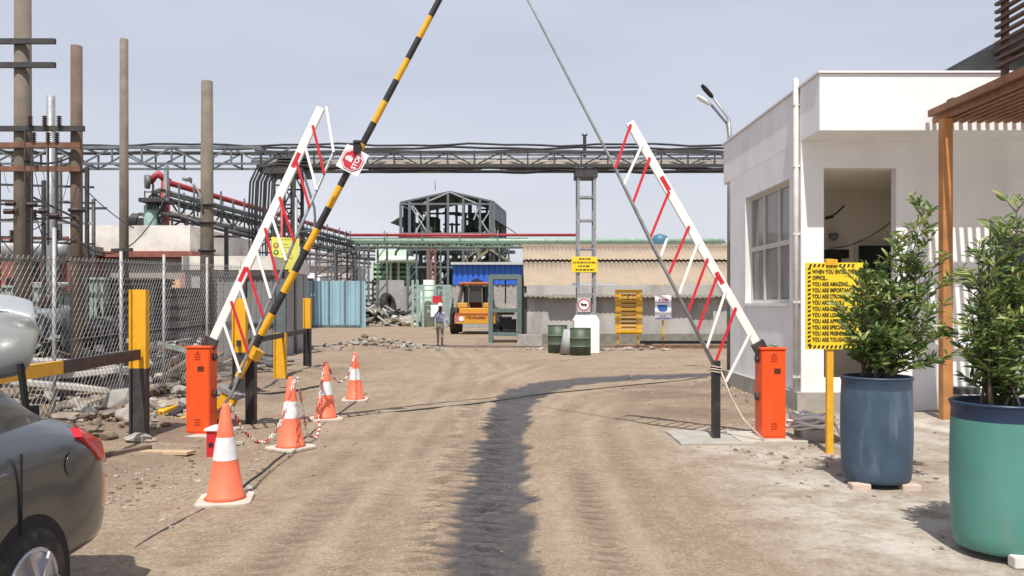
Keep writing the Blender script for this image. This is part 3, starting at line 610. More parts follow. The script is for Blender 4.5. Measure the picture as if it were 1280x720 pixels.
for i, tx in enumerate(['WHEN YOU ENTER THIS', 'OFFICE...', 'YOU ARE AMAZING...', 'YOU ARE IMPORTANT', 'YOU ARE STRONG', 'YOU ARE BRAVE', 'YOU ARE CREATIVE', 'YOU ARE LOVED', 'YOU ARE APPRECIATED', 'YOU ARE SPECIAL', 'YOU ARE FRIENDLY', 'YOU ARE TOUGH']):
    text(tx, .060, (bx0+.066, Yb-.004, bz1-.115-i*.0655), (1, 0, 0), (0, 0, 1), ink, ys_, bold=.022, sx=.70)

# ------------------------------------------------------------------ drum planters with shrubs
def drum(x, y, mat, rimmat, label, rr=.295, hh=.90):
    t = thing('drum_planter', label, 'planter', (x, y, 0), 'drum planters at the office')
    z0 = .05
    MB().lathe([(rr*.90, z0), (rr*.94, z0+.02), (rr*.97, z0+.10), (rr*1.0, z0+.30), (rr*1.01, z0+.45), (rr*1.0, z0+.66), (rr*.985, z0+hh-.10)], (x, y, 0), 48, capt=False).build('drum', mat, t)
    MB().lathe([(rr*.985, z0+hh-.10), (rr*.975, z0+hh-.04), (rr*1.0, z0+hh-.02), (rr*1.0, z0+hh), (rr*.95, z0+hh), (rr*.94, z0+hh-.12)], (x, y, 0), 48, capb=False, capt=False).build('collar', rimmat, t)
    rim = MB(); rim.tube([(x+rr*.985*math.cos(q), y+rr*.985*math.sin(q), z0+hh) for q in np.linspace(0, 2*math.pi, 41)], .012, 8, caps=False); rim.build('rim', rimmat, t)
    MB().lathe([(.001, z0+hh-.06), (rr*.95, z0+hh-.09)], (x, y, 0), 24, capb=False, capt=False).build('soil', M('dark_soil', (.06, .045, .03), .95, var=.3), t)
    return t
bluedrum = M('worn_blue_drum_paint', (.045, .08, .125), .6, var=.2, scale=4, dirt=.5, dcol=(.17, .21, .25), dscale=6, streak=4)
drum(3.215, 7.06, bluedrum, M('dark_blue_rim', (.035, .06, .10), .5), 'worn blue drum planter standing on bricks near the yellow sign')
drum(3.14, 5.12, M('sea_green_drum_paint', (.075, .235, .195), .6, var=.12, scale=2, dirt=.5, dcol=(.16, .25, .22), dscale=3, streak=4), M('navy_rim', (.012, .03, .07), .4), 'pale green drum planter with navy rim nearest the camera', .30, .915)
for (x, y, l_) in ((2.98, 6.86, 'left'), (3.40, 6.84, 'right')):
    tag(MB().box(x-.08, x+.08, y-.05, y+.06, 0, .055).build('brick', M('pale_brick', (.50, .40, .33), .9, var=.2), bevel=.006), 'pale brick under the %s edge of the blue drum' % l_, 'brick', 'bricks under the drums')
tag(MB().box(3.02, 3.17, 4.80, 4.88, 0, .075).build('brick', M('white_brick', (.62, .6, .56), .9), bevel=.01), 'whitewashed brick in front of the green drum', 'brick', 'bricks under the drums')
leafm = bpy.data.materials.new('shrub_leaf'); leafm.use_nodes = True; n = leafm.node_tree; L = n.links; pb = n.nodes['Principled BSDF']
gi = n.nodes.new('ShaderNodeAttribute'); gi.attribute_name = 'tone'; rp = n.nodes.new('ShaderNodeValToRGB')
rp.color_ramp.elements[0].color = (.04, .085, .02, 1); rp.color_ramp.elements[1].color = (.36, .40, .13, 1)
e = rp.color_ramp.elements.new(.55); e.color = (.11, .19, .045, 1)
L.new(gi.outputs['Fac'], rp.inputs[0]); L.new(rp.outputs[0], pb.inputs['Base Color']); pb.inputs['Roughness'].default_value = .42
tr = n.nodes.new('ShaderNodeBsdfTranslucent'); L.new(rp.outputs[0], tr.inputs[0]); ms_ = n.nodes.new('ShaderNodeMixShader'); ms_.inputs[0].default_value = .22
L.new(pb.outputs[0], ms_.inputs[1]); L.new(tr.outputs[0], ms_.inputs[2]); L.new(ms_.outputs[0], n.nodes['Material Output'].inputs[0])
bark = M('green_brown_bark', (.09, .075, .045), .85, var=.3)
def shrub(base, tips, label, seed, nl=26, leaf=.085, ntw=8):
    rd = random.Random(seed); t = thing('potted_shrub', label, 'shrub', base, 'potted shrubs at the office'); st = MB(); V = []; Fc = []; tone = []
    def leafat(p, d, ln, tn):
        d = d.normalized(); sd = d.cross(Vector((rd.uniform(-1, 1), rd.uniform(-1, 1), rd.uniform(.2, 1)))).normalized(); up = sd.cross(d); wd = ln*.125; o = len(V)
        V.extend([p, p+d*ln*.35+sd*wd+up*wd*.4, p+d*ln*.35-sd*wd+up*wd*.4, p+d*ln*.75+sd*wd*.75-up*wd*.1, p+d*ln*.75-sd*wd*.75-up*wd*.1, p+d*ln-up*ln*.12, p+d*ln*.38, p+d*ln*.76-up*wd*.4])
        Fc.extend([(o, o+1, o+6), (o, o+6, o+2), (o+1, o+3, o+7, o+6), (o+2, o+6, o+7, o+4), (o+3, o+5, o+7), (o+4, o+7, o+5)]); tone.extend([tn]*8)
    for tip in tips:
        tip = Vector(tip); b0 = Vector(base)+Vector((rd.uniform(-.12, .12), rd.uniform(-.1, .1), 0)); mid = b0.lerp(tip, .5)+Vector((rd.uniform(-.06, .06), rd.uniform(-.06, .06), .08))
        pts = []
        for i in range(9):
            s_ = i/8; pts.append(b0*(1-s_)**2+mid*2*s_*(1-s_)+tip*s_*s_)
        st.tube(pts, [.011-.0085*i/8 for i in range(9)], 6)
        for j in range(ntw):
            s_ = .12+.90*((j+rd.random()*.6)/ntw)**.7; i0 = min(7, int(s_*8)); p = pts[i0].lerp(pts[i0+1], s_*8-i0) if s_ < 1 else pts[-1]
            ax = (pts[i0+1]-pts[i0]).normalized()
            for q in range(2):
                an = rd.uniform(0, 6.28); out = Vector((math.cos(an), math.sin(an), rd.uniform(.1, .9))).normalized(); out = (out+ax*.5).normalized(); ln = rd.uniform(.09, .22)*(.75+.35*s_)
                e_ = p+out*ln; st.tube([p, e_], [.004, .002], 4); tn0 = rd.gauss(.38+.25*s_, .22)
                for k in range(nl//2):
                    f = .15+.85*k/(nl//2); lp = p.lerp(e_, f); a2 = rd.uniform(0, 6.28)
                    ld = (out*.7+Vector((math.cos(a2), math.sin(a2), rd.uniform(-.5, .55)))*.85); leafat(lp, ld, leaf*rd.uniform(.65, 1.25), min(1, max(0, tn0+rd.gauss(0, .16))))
    st.build('stems', bark, t, fix=False)
    me = bpy.data.meshes.new('foliage'); b = Vector(base); me.from_pydata([tuple(v-b) for v in V], [], Fc); me.materials.append(leafm)
    at = me.attributes.new('tone', 'FLOAT', 'POINT'); at.data.foreach_set('value', tone)
    o = bpy.data.objects.new('foliage', me); COL.objects.link(o); o.parent = t; WL[o] = b
    return t
def tp(x, y, Y): return px(x, y, Y)
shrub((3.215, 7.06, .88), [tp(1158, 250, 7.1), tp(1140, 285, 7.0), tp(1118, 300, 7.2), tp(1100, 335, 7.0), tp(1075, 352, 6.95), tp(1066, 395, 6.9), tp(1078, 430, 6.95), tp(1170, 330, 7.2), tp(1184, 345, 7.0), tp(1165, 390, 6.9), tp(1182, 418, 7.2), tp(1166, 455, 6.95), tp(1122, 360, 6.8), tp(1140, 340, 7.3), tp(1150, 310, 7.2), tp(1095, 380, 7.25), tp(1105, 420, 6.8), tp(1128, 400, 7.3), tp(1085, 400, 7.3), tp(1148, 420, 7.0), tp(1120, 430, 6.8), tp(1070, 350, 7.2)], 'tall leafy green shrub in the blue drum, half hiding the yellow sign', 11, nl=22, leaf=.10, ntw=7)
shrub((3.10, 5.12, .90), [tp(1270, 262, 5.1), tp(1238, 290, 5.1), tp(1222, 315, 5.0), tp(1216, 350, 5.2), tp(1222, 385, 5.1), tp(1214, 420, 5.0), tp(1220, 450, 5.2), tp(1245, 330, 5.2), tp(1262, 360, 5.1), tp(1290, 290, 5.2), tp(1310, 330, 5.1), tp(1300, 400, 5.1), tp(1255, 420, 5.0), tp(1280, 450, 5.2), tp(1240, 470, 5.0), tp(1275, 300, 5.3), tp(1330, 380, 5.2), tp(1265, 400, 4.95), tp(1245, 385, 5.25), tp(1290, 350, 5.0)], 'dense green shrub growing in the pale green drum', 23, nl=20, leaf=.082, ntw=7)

# ------------------------------------------------------------------ street lamp behind the office
sp = thing('street_lamp', 'twin-headed street lamp rising behind the white office roof', 'street lamp', (4.66, 17.1, 0))
MB().tube([(4.66, 17.1, 0), (4.66, 17.1, 5.1), (4.63, 17.1, 5.55)], [.07, .055, .035], 10).build('pole', greysteel, sp)
a1 = [px(911, 172, 17.1), px(912, 150, 17.1), px(891, 121, 17.1)]; a2 = [px(911, 172, 17.2), px(909, 155, 17.2), px(888, 130, 17.2)]
MB().tube(a1, .028, 8).build('arm', greysteel, sp); MB().tube(a2, .028, 8).build('arm', greysteel, sp)
def lamphead(c, d, mat, nm='lamp_head'):
    d = Vector(d).normalized(); up = Vector((0, 0, 1)); sd = d.cross(up).normalized(); w_ = sd.cross(d)
    s = MB(); sec = [(0, .03, .03), (.06, .07, .045), (.25, .085, .05), (.36, .06, .03)]
    vs = []; n_ = 10
    for (q, a, b) in sec: vs += [c+d*q+sd*a*math.cos(t)+w_*b*math.sin(t) for t in [2*math.pi*k/n_ for k in range(n_)]]
    s.add(vs, [(i*n_+k, i*n_+(k+1) % n_, (i+1)*n_+(k+1) % n_, (i+1)*n_+k) for i in range(3) for k in range(n_)], 0, True)
    s.add(vs[:n_], [list(range(n_))]); s.add(vs[-n_:], [list(range(n_))])
    return s.build(nm, mat, sp if nm == 'lamp_head' else None)
lamphead(px(891, 122, 17.1), (-.75, 0, .85), blackm); lamphead(px(889, 131, 17.2), (-.9, -.1, .5), whitep)

# ------------------------------------------------------------------ chain link fence
fn = thing('chain_link_fence', 'galvanised chain link fence running behind the yellow post', 'fence', (-5.6, 11, 0))
fp = [(-5.55, 5.4), (-5.57, 8.0), (-5.58, 9.75), (-5.62, 11.5), (-5.70, 13.1), (-5.68, 14.9), (-5.75, 16.9)]
def ftop(y): return 2.05+.032*(y-6)
for i, (x, y) in enumerate(fp):
    MB().tube([(x, y, -.1), (x, y, ftop(y)+(.35 if i == 2 else .12))], .023, 10).build('post', M('pale_fence_post', (.36, .36, .36), .5, .2, var=.12, dirt=.3, dcol=(.3, .25, .2)), fn)
s = MB()
cum = [0]
for a, b in zip(fp[:-1], fp[1:]): cum.append(cum[-1]+math.dist(a, b))
tot = cum[-1]
def fpt(u, z):
    u = min(max(u, 0), tot); i = max(j for j in range(len(cum)-1) if cum[j] <= u+1e-9); t = (u-cum[i])/(cum[i+1]-cum[i])
    x = fp[i][0]+(fp[i+1][0]-fp[i][0])*t; y = fp[i][1]+(fp[i+1][1]-fp[i][1])*t
    return Vector((x+.035, y, z))
pitch = .10; zb = .04; slope = 1.25; hgt = 2.1; k = -int(hgt/slope/pitch)-1
def wire(u0, z0, u1, z1):
    n_ = 2; pp = [fpt(u0+(u1-u0)*i/n_, (z0+(z1-z0)*i/n_)*(ftop(fpt(u0+(u1-u0)*i/n_, 0).y)/2.1)) for i in range(n_+1)]
    s.tube(pp, .0030, 3, caps=False, smooth=False)
while k*pitch < tot:
    for sgn in (1, -1):
        u0 = k*pitch; ua, za, ub, zb_ = u0, zb, u0+hgt/slope, hgt
        if sgn < 0: za, zb_ = hgt, zb
        sl_ = (zb_-za)/(ub-ua)
        if ua < 0: za += -ua*sl_; ua = 0
        if ub > tot: zb_ -= (ub-tot)*sl_; ub = tot
        if ub-ua > .02: wire(ua, za, ub, zb_)
    k += 1
s.build('wire_mesh', M('galvanised_wire', (.30, .30, .29), .5, .3, var=.1), fn, fix=False)
s = MB()
for z in (2.06, 1.1, .1): s.tube([fpt(u_, z*ftop(fpt(u_, 0).y)/2.1) for u_ in np.linspace(0, tot, 20)], .004, 4)
s.build('line_wire', greysteel, fn)
# sheet gate beyond the fence
gt = thing('sheet_gate', 'weathered grey sheet metal gate behind the barrier arm', 'gate', (-6, 19, 0))
s = MB(); Yg = 19.2
x = -7.05
while x < -5.7: s.box(x, x+.10, Yg, Yg+.015, .15, 2.25).box(x+.10, x+.13, Yg-.02, Yg+.01, .15, 2.25); x += .13
s.build('sheet_panel', M('weathered_grey_sheet', (.20, .20, .20), .75, .1, var=.15, scale=2, dirt=.5, dcol=(.11, .09, .08), dscale=1.4, streak=4), gt)
s = MB()
for x in (-7.1, -6.4, -5.6): s.box(x-.04, x+.04, Yg-.08, Yg-.024, 0, 2.4)
for z in (.15, 1.1, 2.25): s.box(-7.06, -5.64, Yg-.06, Yg-.022, z-.03, z+.03)
s.build('frame', darksteel, gt)

# ------------------------------------------------------------------ rubble and stones (uncountable)
def rubble(name, spots, nn, rmin, rmax, label_seed, mats, kindv='stuff'):
    rd = random.Random(label_seed); s = MB()
    for i in range(nn):
        (cx, cy, sx, sy, hz_) = spots[rd.randrange(len(spots))]
        a, b = rd.gauss(0, 1), rd.gauss(0, 1); x = cx+a*sx; y = cy+b*sy; r_ = rmin+(rmax-rmin)*rd.random()**3
        if -2.2 < x < 2.0 and y < 24 and r_ > .02: continue
        z = gz(x, y)+max(0, hz_*math.exp(-(a*a+b*b)/1.2))*rd.random()**.5+r_*.15
        s.rockm((x, y, z), r_, .7, mi=rd.randrange(len(mats)), rnd=rd)
    return kind(s.build(name, mats, fix=False), 'stuff')
rockd = M('brown_rubble', (.16, .12, .085), .95, var=.4, scale=4); rockg = M('grey_rubble', (.30, .28, .25), .95, var=.3, scale=4)
rubble('rubble', [(-5.1, 9.2, .45, 1.2, .15), (-5.6, 12, .6, 1.5, .2), (-4.9, 11.3, .4, .8, .1), (-7.3, 13.5, 1.0, 1.4, .55), (-7, 10.5, .8, 1, .4)], 900, .02, .17, 5, [rock, rockd, rockg])
rubble('rubble_heap', [(-4.9, 28, .9, .8, .30), (-3.7, 27.6, .8, .6, .1), (-8, 26, .9, .8, .2)], 420, .03, .16, 6, [rock, rockg])
rubble('pebbles', [(0, 9, 4, 4, 0), (-3.2, 12, .8, 3, 0), (3, 12, 1.0, 3, 0), (0, 18, 4, 4, 0), (3.9, 13, .3, 2, .05), (3.7, 10.5, .5, .6, .02), (3.3, 8.2, .7, .9, 0), (-2.9, 8, .6, 1.5, 0), (-3.3, 6.5, .5, 1, 0)], 3600, .006, .035, 8, [rock, rockd, rockg])
for i, (x, y, r_, lb) in enumerate([(-4.75, 10.0, .17, 'pale grey boulder behind the I-beam post, nearest the car'), (-5.35, 10.9, .24, 'big broken concrete lump against the chain link fence'), (-6.2, 12.6, .42, 'largest broken slab lump behind the fence mesh')]):
    tag(MB().rockm((x, y, gz(x, y)+r_*.4), r_*1.3, .8, rnd=random.Random(40+i)).build('boulder', rockg, bevel=.02), lb, 'boulder')
slabc = M('broken_slab_concrete', (.40, .375, .34), .9, var=.2, scale=3, bump=.4)
for i, (x, y, z, a, t_, sz) in enumerate([(-6.7, 12.2, .35, 20, 8, .75), (-6.5, 12.4, .52, -15, -6, .7), (-6.8, 12.3, .68, 35, 5, .6), (-7.6, 13.5, .45, 10, -12, .8), (-6.9, 14.8, .35, 60, 10, .6)]):
    rot = Matrix.Rotation(R(a), 3, 'Z') @ Matrix.Rotation(R(t_), 3, 'Y')
    tag(MB().box(x-sz, x+sz, y-.35, y+.35, z-.045, z+.045, rot=rot).build('concrete_slab', slabc, bevel=.015), ['lowest broken slab of the heap behind the fence mesh', 'middle broken slab of the heap behind the fence mesh', 'topmost broken slab of the heap behind the fence mesh', 'broken slab lying apart, left of the slab heap behind the fence', 'broken slab set back behind the slab heap, nearest the dark transformer box'][i], 'slab', 'broken slabs behind the fence')

# ------------------------------------------------------------------ yard equipment behind the fence
def cabinet(x0, x1, y0, y1, z0, z1, mat, label, legs=True, ribs=0):
    t = thing('equipment_cabinet', label, 'cabinet', ((x0+x1)/2, (y0+y1)/2, 0), 'electrical cabinets behind the fence')
    MB().box(x0, x1, y0, y1, z0, z1).build('housing', mat, t, bevel=.015)
    MB().box(x0-.05, x1+.05, y0-.05, y1+.05, z1+.002, z1+.06).build('roof', mat, t, bevel=.01)
    s = MB()
    for i in range(1, 3): xx = x0+(x1-x0)*i/3; s.box(xx-.008, xx+.008, y0-.012, y0-.001, z0+.06, z1-.06)
    for i in range(ribs): z = z0+.1+(z1-z0-.2)*i/max(1, ribs-1); s.box(x0+.05, x1-.05, y0-.05, y0-.013, z-.02, z+.02)
    s.build('door_seam', darksteel, t)
    for xx in (x0+.06, x1-.06):
        for yy in (y0+.06, y1-.06): MB().box(xx-.05, xx+.05, yy-.05, yy+.05, -.05, z0-.002).build('leg', darksteel, t)
    return t
cabinet(-9.85, -9.2, 18, 18.8, .78, 2.12, cabgreen, 'tall pale grey-green electrical cabinet behind the fence')
cabinet(-10.65, -9.9, 18.1, 18.9, .7, 1.80, cabgreen, 'wider low grey-green cabinet under a dark shelf')
cabinet(-13.6, -10.9, 18.6, 19.4, .6, 1.95, cabgreen, 'grey-green switch housing at the left edge, behind the raised boot lid')
cabinet(-9.15, -8.2, 18.3, 19.3, .5, 2.12, darksteel, 'dark ribbed transformer box next to the tall pale cabinet', ribs=9)
cabinet(-8.15, -7.5, 18.6, 19.4, .2, 1.9, darksteel, 'dark ribbed cooler box right of the transformer box', ribs=7)
tag(MB().box(-10.75, -9.95, 17.9, 18.7, 2.0, 2.07).bar((-10.7, 18.3, 1.78), (-10.7, 18.3, 2.0), .06).bar((-10.0, 18.3, 1.78), (-10.0, 18.3, 2.0), .06).build('shelf', whitep), 'white edged shelf over the low grey-green cabinet', 'shelf')
tk = thing('horizontal_tank', 'grey horizontal cylinder tank behind the thick brown pole', 'tank', (-12, 20, 0))
MB().tube([(-15.5, 20.5, 2.95), (-15.3, 20.5, 2.95), (-11.5, 20.5, 2.95), (-11.3, 20.5, 2.95)], [.2, .28, .28, .2], 18).build('shell', greysteel, tk)
for x in (-14.5, -12.3): MB().box(x-.1, x+.1, 20.3, 20.7, -.05, 2.7).build('saddle', darksteel, tk)
# debris / cable drums under
for i, (x, y, r_, lb) in enumerate([(-7.2, 17.0, .42, 'rusty brown scrap heap below the tall pale cabinet'), (-8.6, 16.6, .5, 'brown scrap heap beneath the dark transformer box')]):
    s = MB(); rd = random.Random(60+i)
    for k in range(34):
        c = Vector((x+rd.uniform(-.7, .7), y+rd.uniform(-.4, .4), rd.uniform(.08, .55))); d = Vector((rd.uniform(-1, 1), rd.uniform(-.6, .6), rd.uniform(-.3, .3))).normalized()*rd.uniform(.25, .6)
        s.bar(c-d, c+d, rd.uniform(.03, .12), rd.uniform(.02, .06), mi=rd.randrange(3))
    tag(s.build('scrap_heap', [rockd, junk, M('rust', (.16, .07, .035), .9, var=.3)]), lb, 'scrap heap')
# white parapet building
wb_ = thing('substation_building', 'low building with stained white parapet and red-brown band', 'building', (-11, 24, 0))
def quadwall(s, p, q, z0, z1, th=.2):
    p = Vector((*p, 0)); q = Vector((*q, 0)); s.bar(p+Vector((0, 0, (z0+z1)/2)), q+Vector((0, 0, (z0+z1)/2)), th, z1-z0)
s = MB(); s.box(-17, -9.65, 24, 30, -.05, 2.95); s.build('wall', M('grey_yard_wall', (.34, .31, .29), .9, var=.08, dirt=.4, dcol=(.25, .22, .2), dscale=.9, streak=3), wb_)
MB().box(-13.2, -9.6, 23.85, 30.1, 3.15, 3.92).build('parapet', whitewall, wb_)
MB().box(-13.3, -9.5, 23.75, 30.2, 2.97, 3.147).build('band', brownband, wb_)
MB().box(-17, -13.3, 23.95, 30.1, 2.97, 3.6).build('side_block', brownband, wb_)
MB().box(-10.28, -9.92, 23.9, 23.99, .9, 2.15).build('door', darksteel, wb_)
MB().box(-12.6, -11.4, 23.93, 23.99, .8, 2.3).build('window', darksteel, wb_)
nb = thing('notice_board', 'pale orange board with dark rows hung on the yard wall', 'board', px(219, 378, 23.6))
MB().box(-10.10, -9.74, 23.5, 23.53, .95, 2.3).build('board_face', M('pale_orange_board', (.72, .42, .24), .7, dirt=.2, dcol=(.5, .25, .12), dscale=5), nb)
s = MB(); rd = random.Random(4)
for i in range(8): z = 2.15-.15*i; s.box(-10.04, -9.98+rd.uniform(.05, .18), 23.49, 23.498, z, z+.05)
s.build('print_rows', M('brown_print', (.12, .06, .04), .7), nb)
tag(MB().prism([(0, 0), (.42, .05), (.40, 1.7), (.05, 1.75)], (-9.72, 23.4, .7), (1, 0, 0), (0, 0, 1), (0, .02, 0)).build('cloth_banner', M('faded_pink_cloth', (.42, .20, .22), .9, var=.3, scale=5, dirt=.4, dcol=(.2, .1, .1), dscale=3)), 'faded pink cloth hanging beside the orange notice board', 'cloth')
bl_ = thing('yard_hut', 'plain pale grey hut behind the concrete lamp pole', 'hut', (-9, 25, 0))
MB().box(-9.4, -6.9, 23.0, 27, -.05, 2.55).build('wall', M('hut_wall', (.33, .33, .33), .9, var=.08, dirt=.4, dcol=(.25, .23, .21), dscale=1.2, streak=3), bl_)
MB().box(-9.45, -6.85, 22.9, 27.1, 2.552, 2.95).build('roof', whitewall, bl_)
MB().box(-7.9, -7.2, 22.94, 22.99, .2, 2.0).build('door', midsteel, bl_)
rust0 = M('brown_rust', (.13, .065, .04), .9, var=.3)
rt = MB(); rd = random.Random(9)
for k in range(40):
    x = rd.uniform(-8.3, -5.6); y = rd.uniform(16.5, 18.8); z = rd.uniform(.1, .9)*(1 if x < -6.8 else .5); d = Vector((rd.uniform(-1, 1), rd.uniform(-1, 1), rd.uniform(-.15, .15))).normalized()*rd.uniform(.3, .9)
    rt.bar(Vector((x, y, z))-d, Vector((x, y, z))+d, rd.uniform(.03, .15), rd.uniform(.02, .05), mi=rd.randrange(3))
for k in range(170):
    x = rd.uniform(-13, -6.4); y = rd.uniform(14.2, 17.8); z = rd.uniform(.05, .75); d = Vector((rd.uniform(-1, 1), rd.uniform(-1, 1), rd.uniform(-.5, .5))).normalized()*rd.uniform(.12, .7)
    rt.bar(Vector((x, y, z))-d, Vector((x, y, z))+d, rd.uniform(.02, .2), rd.uniform(.02, .12), mi=rd.choice((1, 1, 3, 4, 0, 5)))
kind(rt.build('scrap_debris', [junk, darksteel, greysteel, rust0, rockd, cabgreen]), 'stuff')

# ------------------------------------------------------------------ poles
def pole(x, y, r0, r1, h, mat, label, nm='utility_pole'):
    t = thing(nm, label, 'pole', (x, y, 0), 'poles in the yard'); MB().tube([(x, y, -.1), (x, y, h)], [r0, r1], 14).build('shaft', mat, t); return t
pA = pole(-8.56, 14.0, .15, .13, 8.2, poleconc, 'thickest brown concrete pole at the left edge, reaching out of frame')
pB = pole(-7.62, 14.0, .105, .095, 6.1, polebrown, 'dark brown pole at the right end of the insulator frame')
pC = pole(-9.8, 17.0, .09, .085, 6.0, greysteel, 'pale grey pole between the two brown poles')
pD = pole(-9.7, 20.0, .12, .10, 8.2, poleconc, 'slim grey pole rising over the white parapet')
pE = pole(-7.7, 20.2, .18, .14, 7.2, poleconc, 'concrete pole with a street light arm behind the fence')
MB().tube([px(253, 262, 20.0), px(250, 243, 20.0), px(243, 231, 20.0), px(238, 227, 20.0)], .03, 8).build('lamp_arm', greysteel, pE)
MB().box(*[v for p in ((px(231, 0, 20).x, px(240, 0, 20).x),) for v in p], 19.8, 20.05, px(0, 227, 20).z, px(0, 222, 20).z).build('lamp_head', greysteel, pE, bevel=.03)
for z in (2.9, 3.6, 4.05): MB().lathe([(.21, z), (.21, z+.06)], (-7.7, 20.2, 0), 14).build('clamp_band', darksteel, pE)
for z in (3.9, 3.2): MB().lathe([(.135, z), (.135, z+.05)], (-7.62, 14, 0), 14).build('clamp_band', darksteel, pB)
MB().bar(px(140, 313, 19.8), px(165, 312, 19.8), .12, .08).build('bracket', darksteel, pD)
ins = M('brown_insulator', (.05, .03, .025), .3)
hf = thing('insulator_frame', 'rusty crossarms with dark insulators and fuses between the brown poles', 'crossarm frame', (-8.1, 13.8, 3.5))
rust = M('rusty_channel', (.16, .075, .045), .8, var=.3, dirt=.3)
for (z, x0, x1, yy, mm) in ((4.33, -10.4, -7.45, 13.82, rust), (3.92, -10.4, -7.45, 13.82, rust), (4.62, -9.0, -7.4, 13.84, darksteel), (5.72, -10.4, -7.9, 13.84, darksteel), (6.13, -10.4, -7.9, 13.84, darksteel)):
    MB().box(x0, x1, yy-.03, yy+.03, z-.045, z+.045).build('crossarm', mm, hf)
def insulator(x, y, z, horiz=False, sc=1.0):
    s = MB(); pf = []
    for k in range(5): pf += [(.022*sc, k*.035*sc), (.05*sc, k*.035*sc+.012*sc), (.022*sc, k*.035*sc+.028*sc)]
    s.lathe(pf, (0, 0, 0), 10)
    if horiz: s.v = [(a[2], a[1], a[0]) for a in s.v]
    s.v = [(a[0]+x, a[1]+y, a[2]+z) for a in s.v]; s.build('insulator', ins, hf)
for x in (-9.5, -9.05, -8.25, -8.0, -7.85): insulator(x, 13.80, 4.38)
for (x, z) in ((-8.35, 3.30), (-8.15, 3.19), (-7.97, 3.11), (-8.75, 3.18), (-8.72, 3.32)): insulator(x, 13.78, z, True)
for x in (-8.30, -8.05, -7.8): insulator(x, 13.78, 4.66)
s = MB()
for (x, z0, z1) in ((-8.28, 2.2, 4.3), (-8.0, 2.6, 4.3), (-7.86, 1.6, 4.3), (-8.4, 2.6, 4.6)): s.bar((x, 13.8, z0), (x, 13.8, z1), .028)
for (a, b) in (((38, 262), (100, 283)), ((38, 245), (100, 275)), ((0, 255), (60, 258)), ((0, 275), (95, 272)), ((0, 296), (95, 300))): s.bar(px(*a, 13.9), px(*b, 13.9), .035)
s.build('brace', darksteel, hf)
for (x0, y0, x1, y1, sg_, rr) in ((40, 190, 62, 268, .25, .006), (52, 215, 58, 255, -.2, .005), (88, 210, 70, 262, .15, .005), (5, 215, 14, 240, .1, .004), (60, 300, 100, 285, .15, .007), (20, 330, 60, 290, .1, .01), (62, 210, 86, 250, .2, .005), (100, 303, 210, 240, .6, .012), (30, 200, 90, 195, .1, .02), (45, 207, 95, 200, .08, .02)):
    MB().tube(sag(px(x0, y0, 13.75), px(x1, y1, 13.75 if rr < .012 else 16), sg_, 12), rr, 5).build('wire', cable, hf)

# ------------------------------------------------------------------ overhead pipe bridge
pbg = thing('pipe_bridge', 'overhead steel truss bridge carrying pipes and cables across the road', 'pipe bridge', (2.4, 26, 0))
YB = 26.0
def zpx(y, Y): return CH-(y-HY)/F*Y
# left truss
s = MB(); zt, zb2 = zpx(188, YB), zpx(208, YB)
for yy in (YB-.5, YB+.5):
    s.bar((-17.5, yy, zt), (-8.0, yy, zt), .09); s.bar((-17.5, yy, zb2), (-8.0, yy, zb2), .07)
    x = -17.5; k = 0
    while x < -8.0:
        s.bar((x, yy, zb2), (x, yy, zt), .05); s.bar((x, yy, zt if k % 2 else zb2), (x+.95, yy, zb2 if k % 2 else zt), .05); x += .95; k += 1
x = -17.5
while x < -8: s.bar((x, YB-.5, zb2), (x, YB+.5, zb2), .05); s.bar((x, YB-.5, zt), (x, YB+.5, zt), .05); x += .95
s.build('truss', midsteel, pbg)
s = MB(); zt2, zb3 = zpx(194, YB), zpx(211, YB)
for yy in (YB-.55, YB+.55):
    s.bar((-8.0, yy, zt2), (9.2, yy, zt2), .07); s.bar((-8.0, yy, zb3), (9.2, yy, zb3), .09)
    x = -8.0; k = 0
    while x < 9.2:
        s.bar((x, yy, zb3), (x, yy, zt2+.05), .045); s.bar((x, yy, zt2 if k % 2 else zb3), (min(x+.85, 9.2), yy, zb3 if k % 2 else zt2), .04); x += .85; k += 1
s.build('truss', darksteel, pbg)
for (y, r_, mm, y0) in ((203.5, .055, tan, -.2), (207.5, .04, tan, -.45), (198, .035, greysteel, 0), (195.5, .03, midsteel, -.3)):
    MB().tube([(-8.4, YB+y0, zpx(y, YB)), (9.4, YB+y0, zpx(y, YB))], r_, 10).build('pipe', mm, pbg)
rd = random.Random(12)
def cab(x0, x1, y, amp, r_, dy):
    P = []; ph = rd.uniform(0, 6)
    for i in range(46): x = x0+(x1-x0)*i/45; P.append((x, YB+dy, zpx(y, YB)+amp*math.sin(x*1.3+ph)+amp*.6*math.sin(x*3.1+ph*2)))
    MB().tube(P, r_, 6).build('cable', cable, pbg)
for (x0, x1, y, am, r_, dy) in ((-17.5, 9.3, 184.5, .03, .035, -.2), (-17.5, 9.3, 187, .03, .04, 0), (-17.5, -8, 191, .02, .05, .3), (-8.2, 9.3, 192.5, .02, .03, -.5), (-8.2, 9.3, 210, .03, .05, -.3), (-8.2, 9.3, 212, .035, .045, -.1), (-8.2, 9.3, 209, .03, .05, .2), (-5, 9.3, 213, .03, .03, .3), (-8.2, 9.3, 190, .02, .03, .3)):
    cab(x0, x1, y-2 if x0 < -10 else y, am, r_, dy)
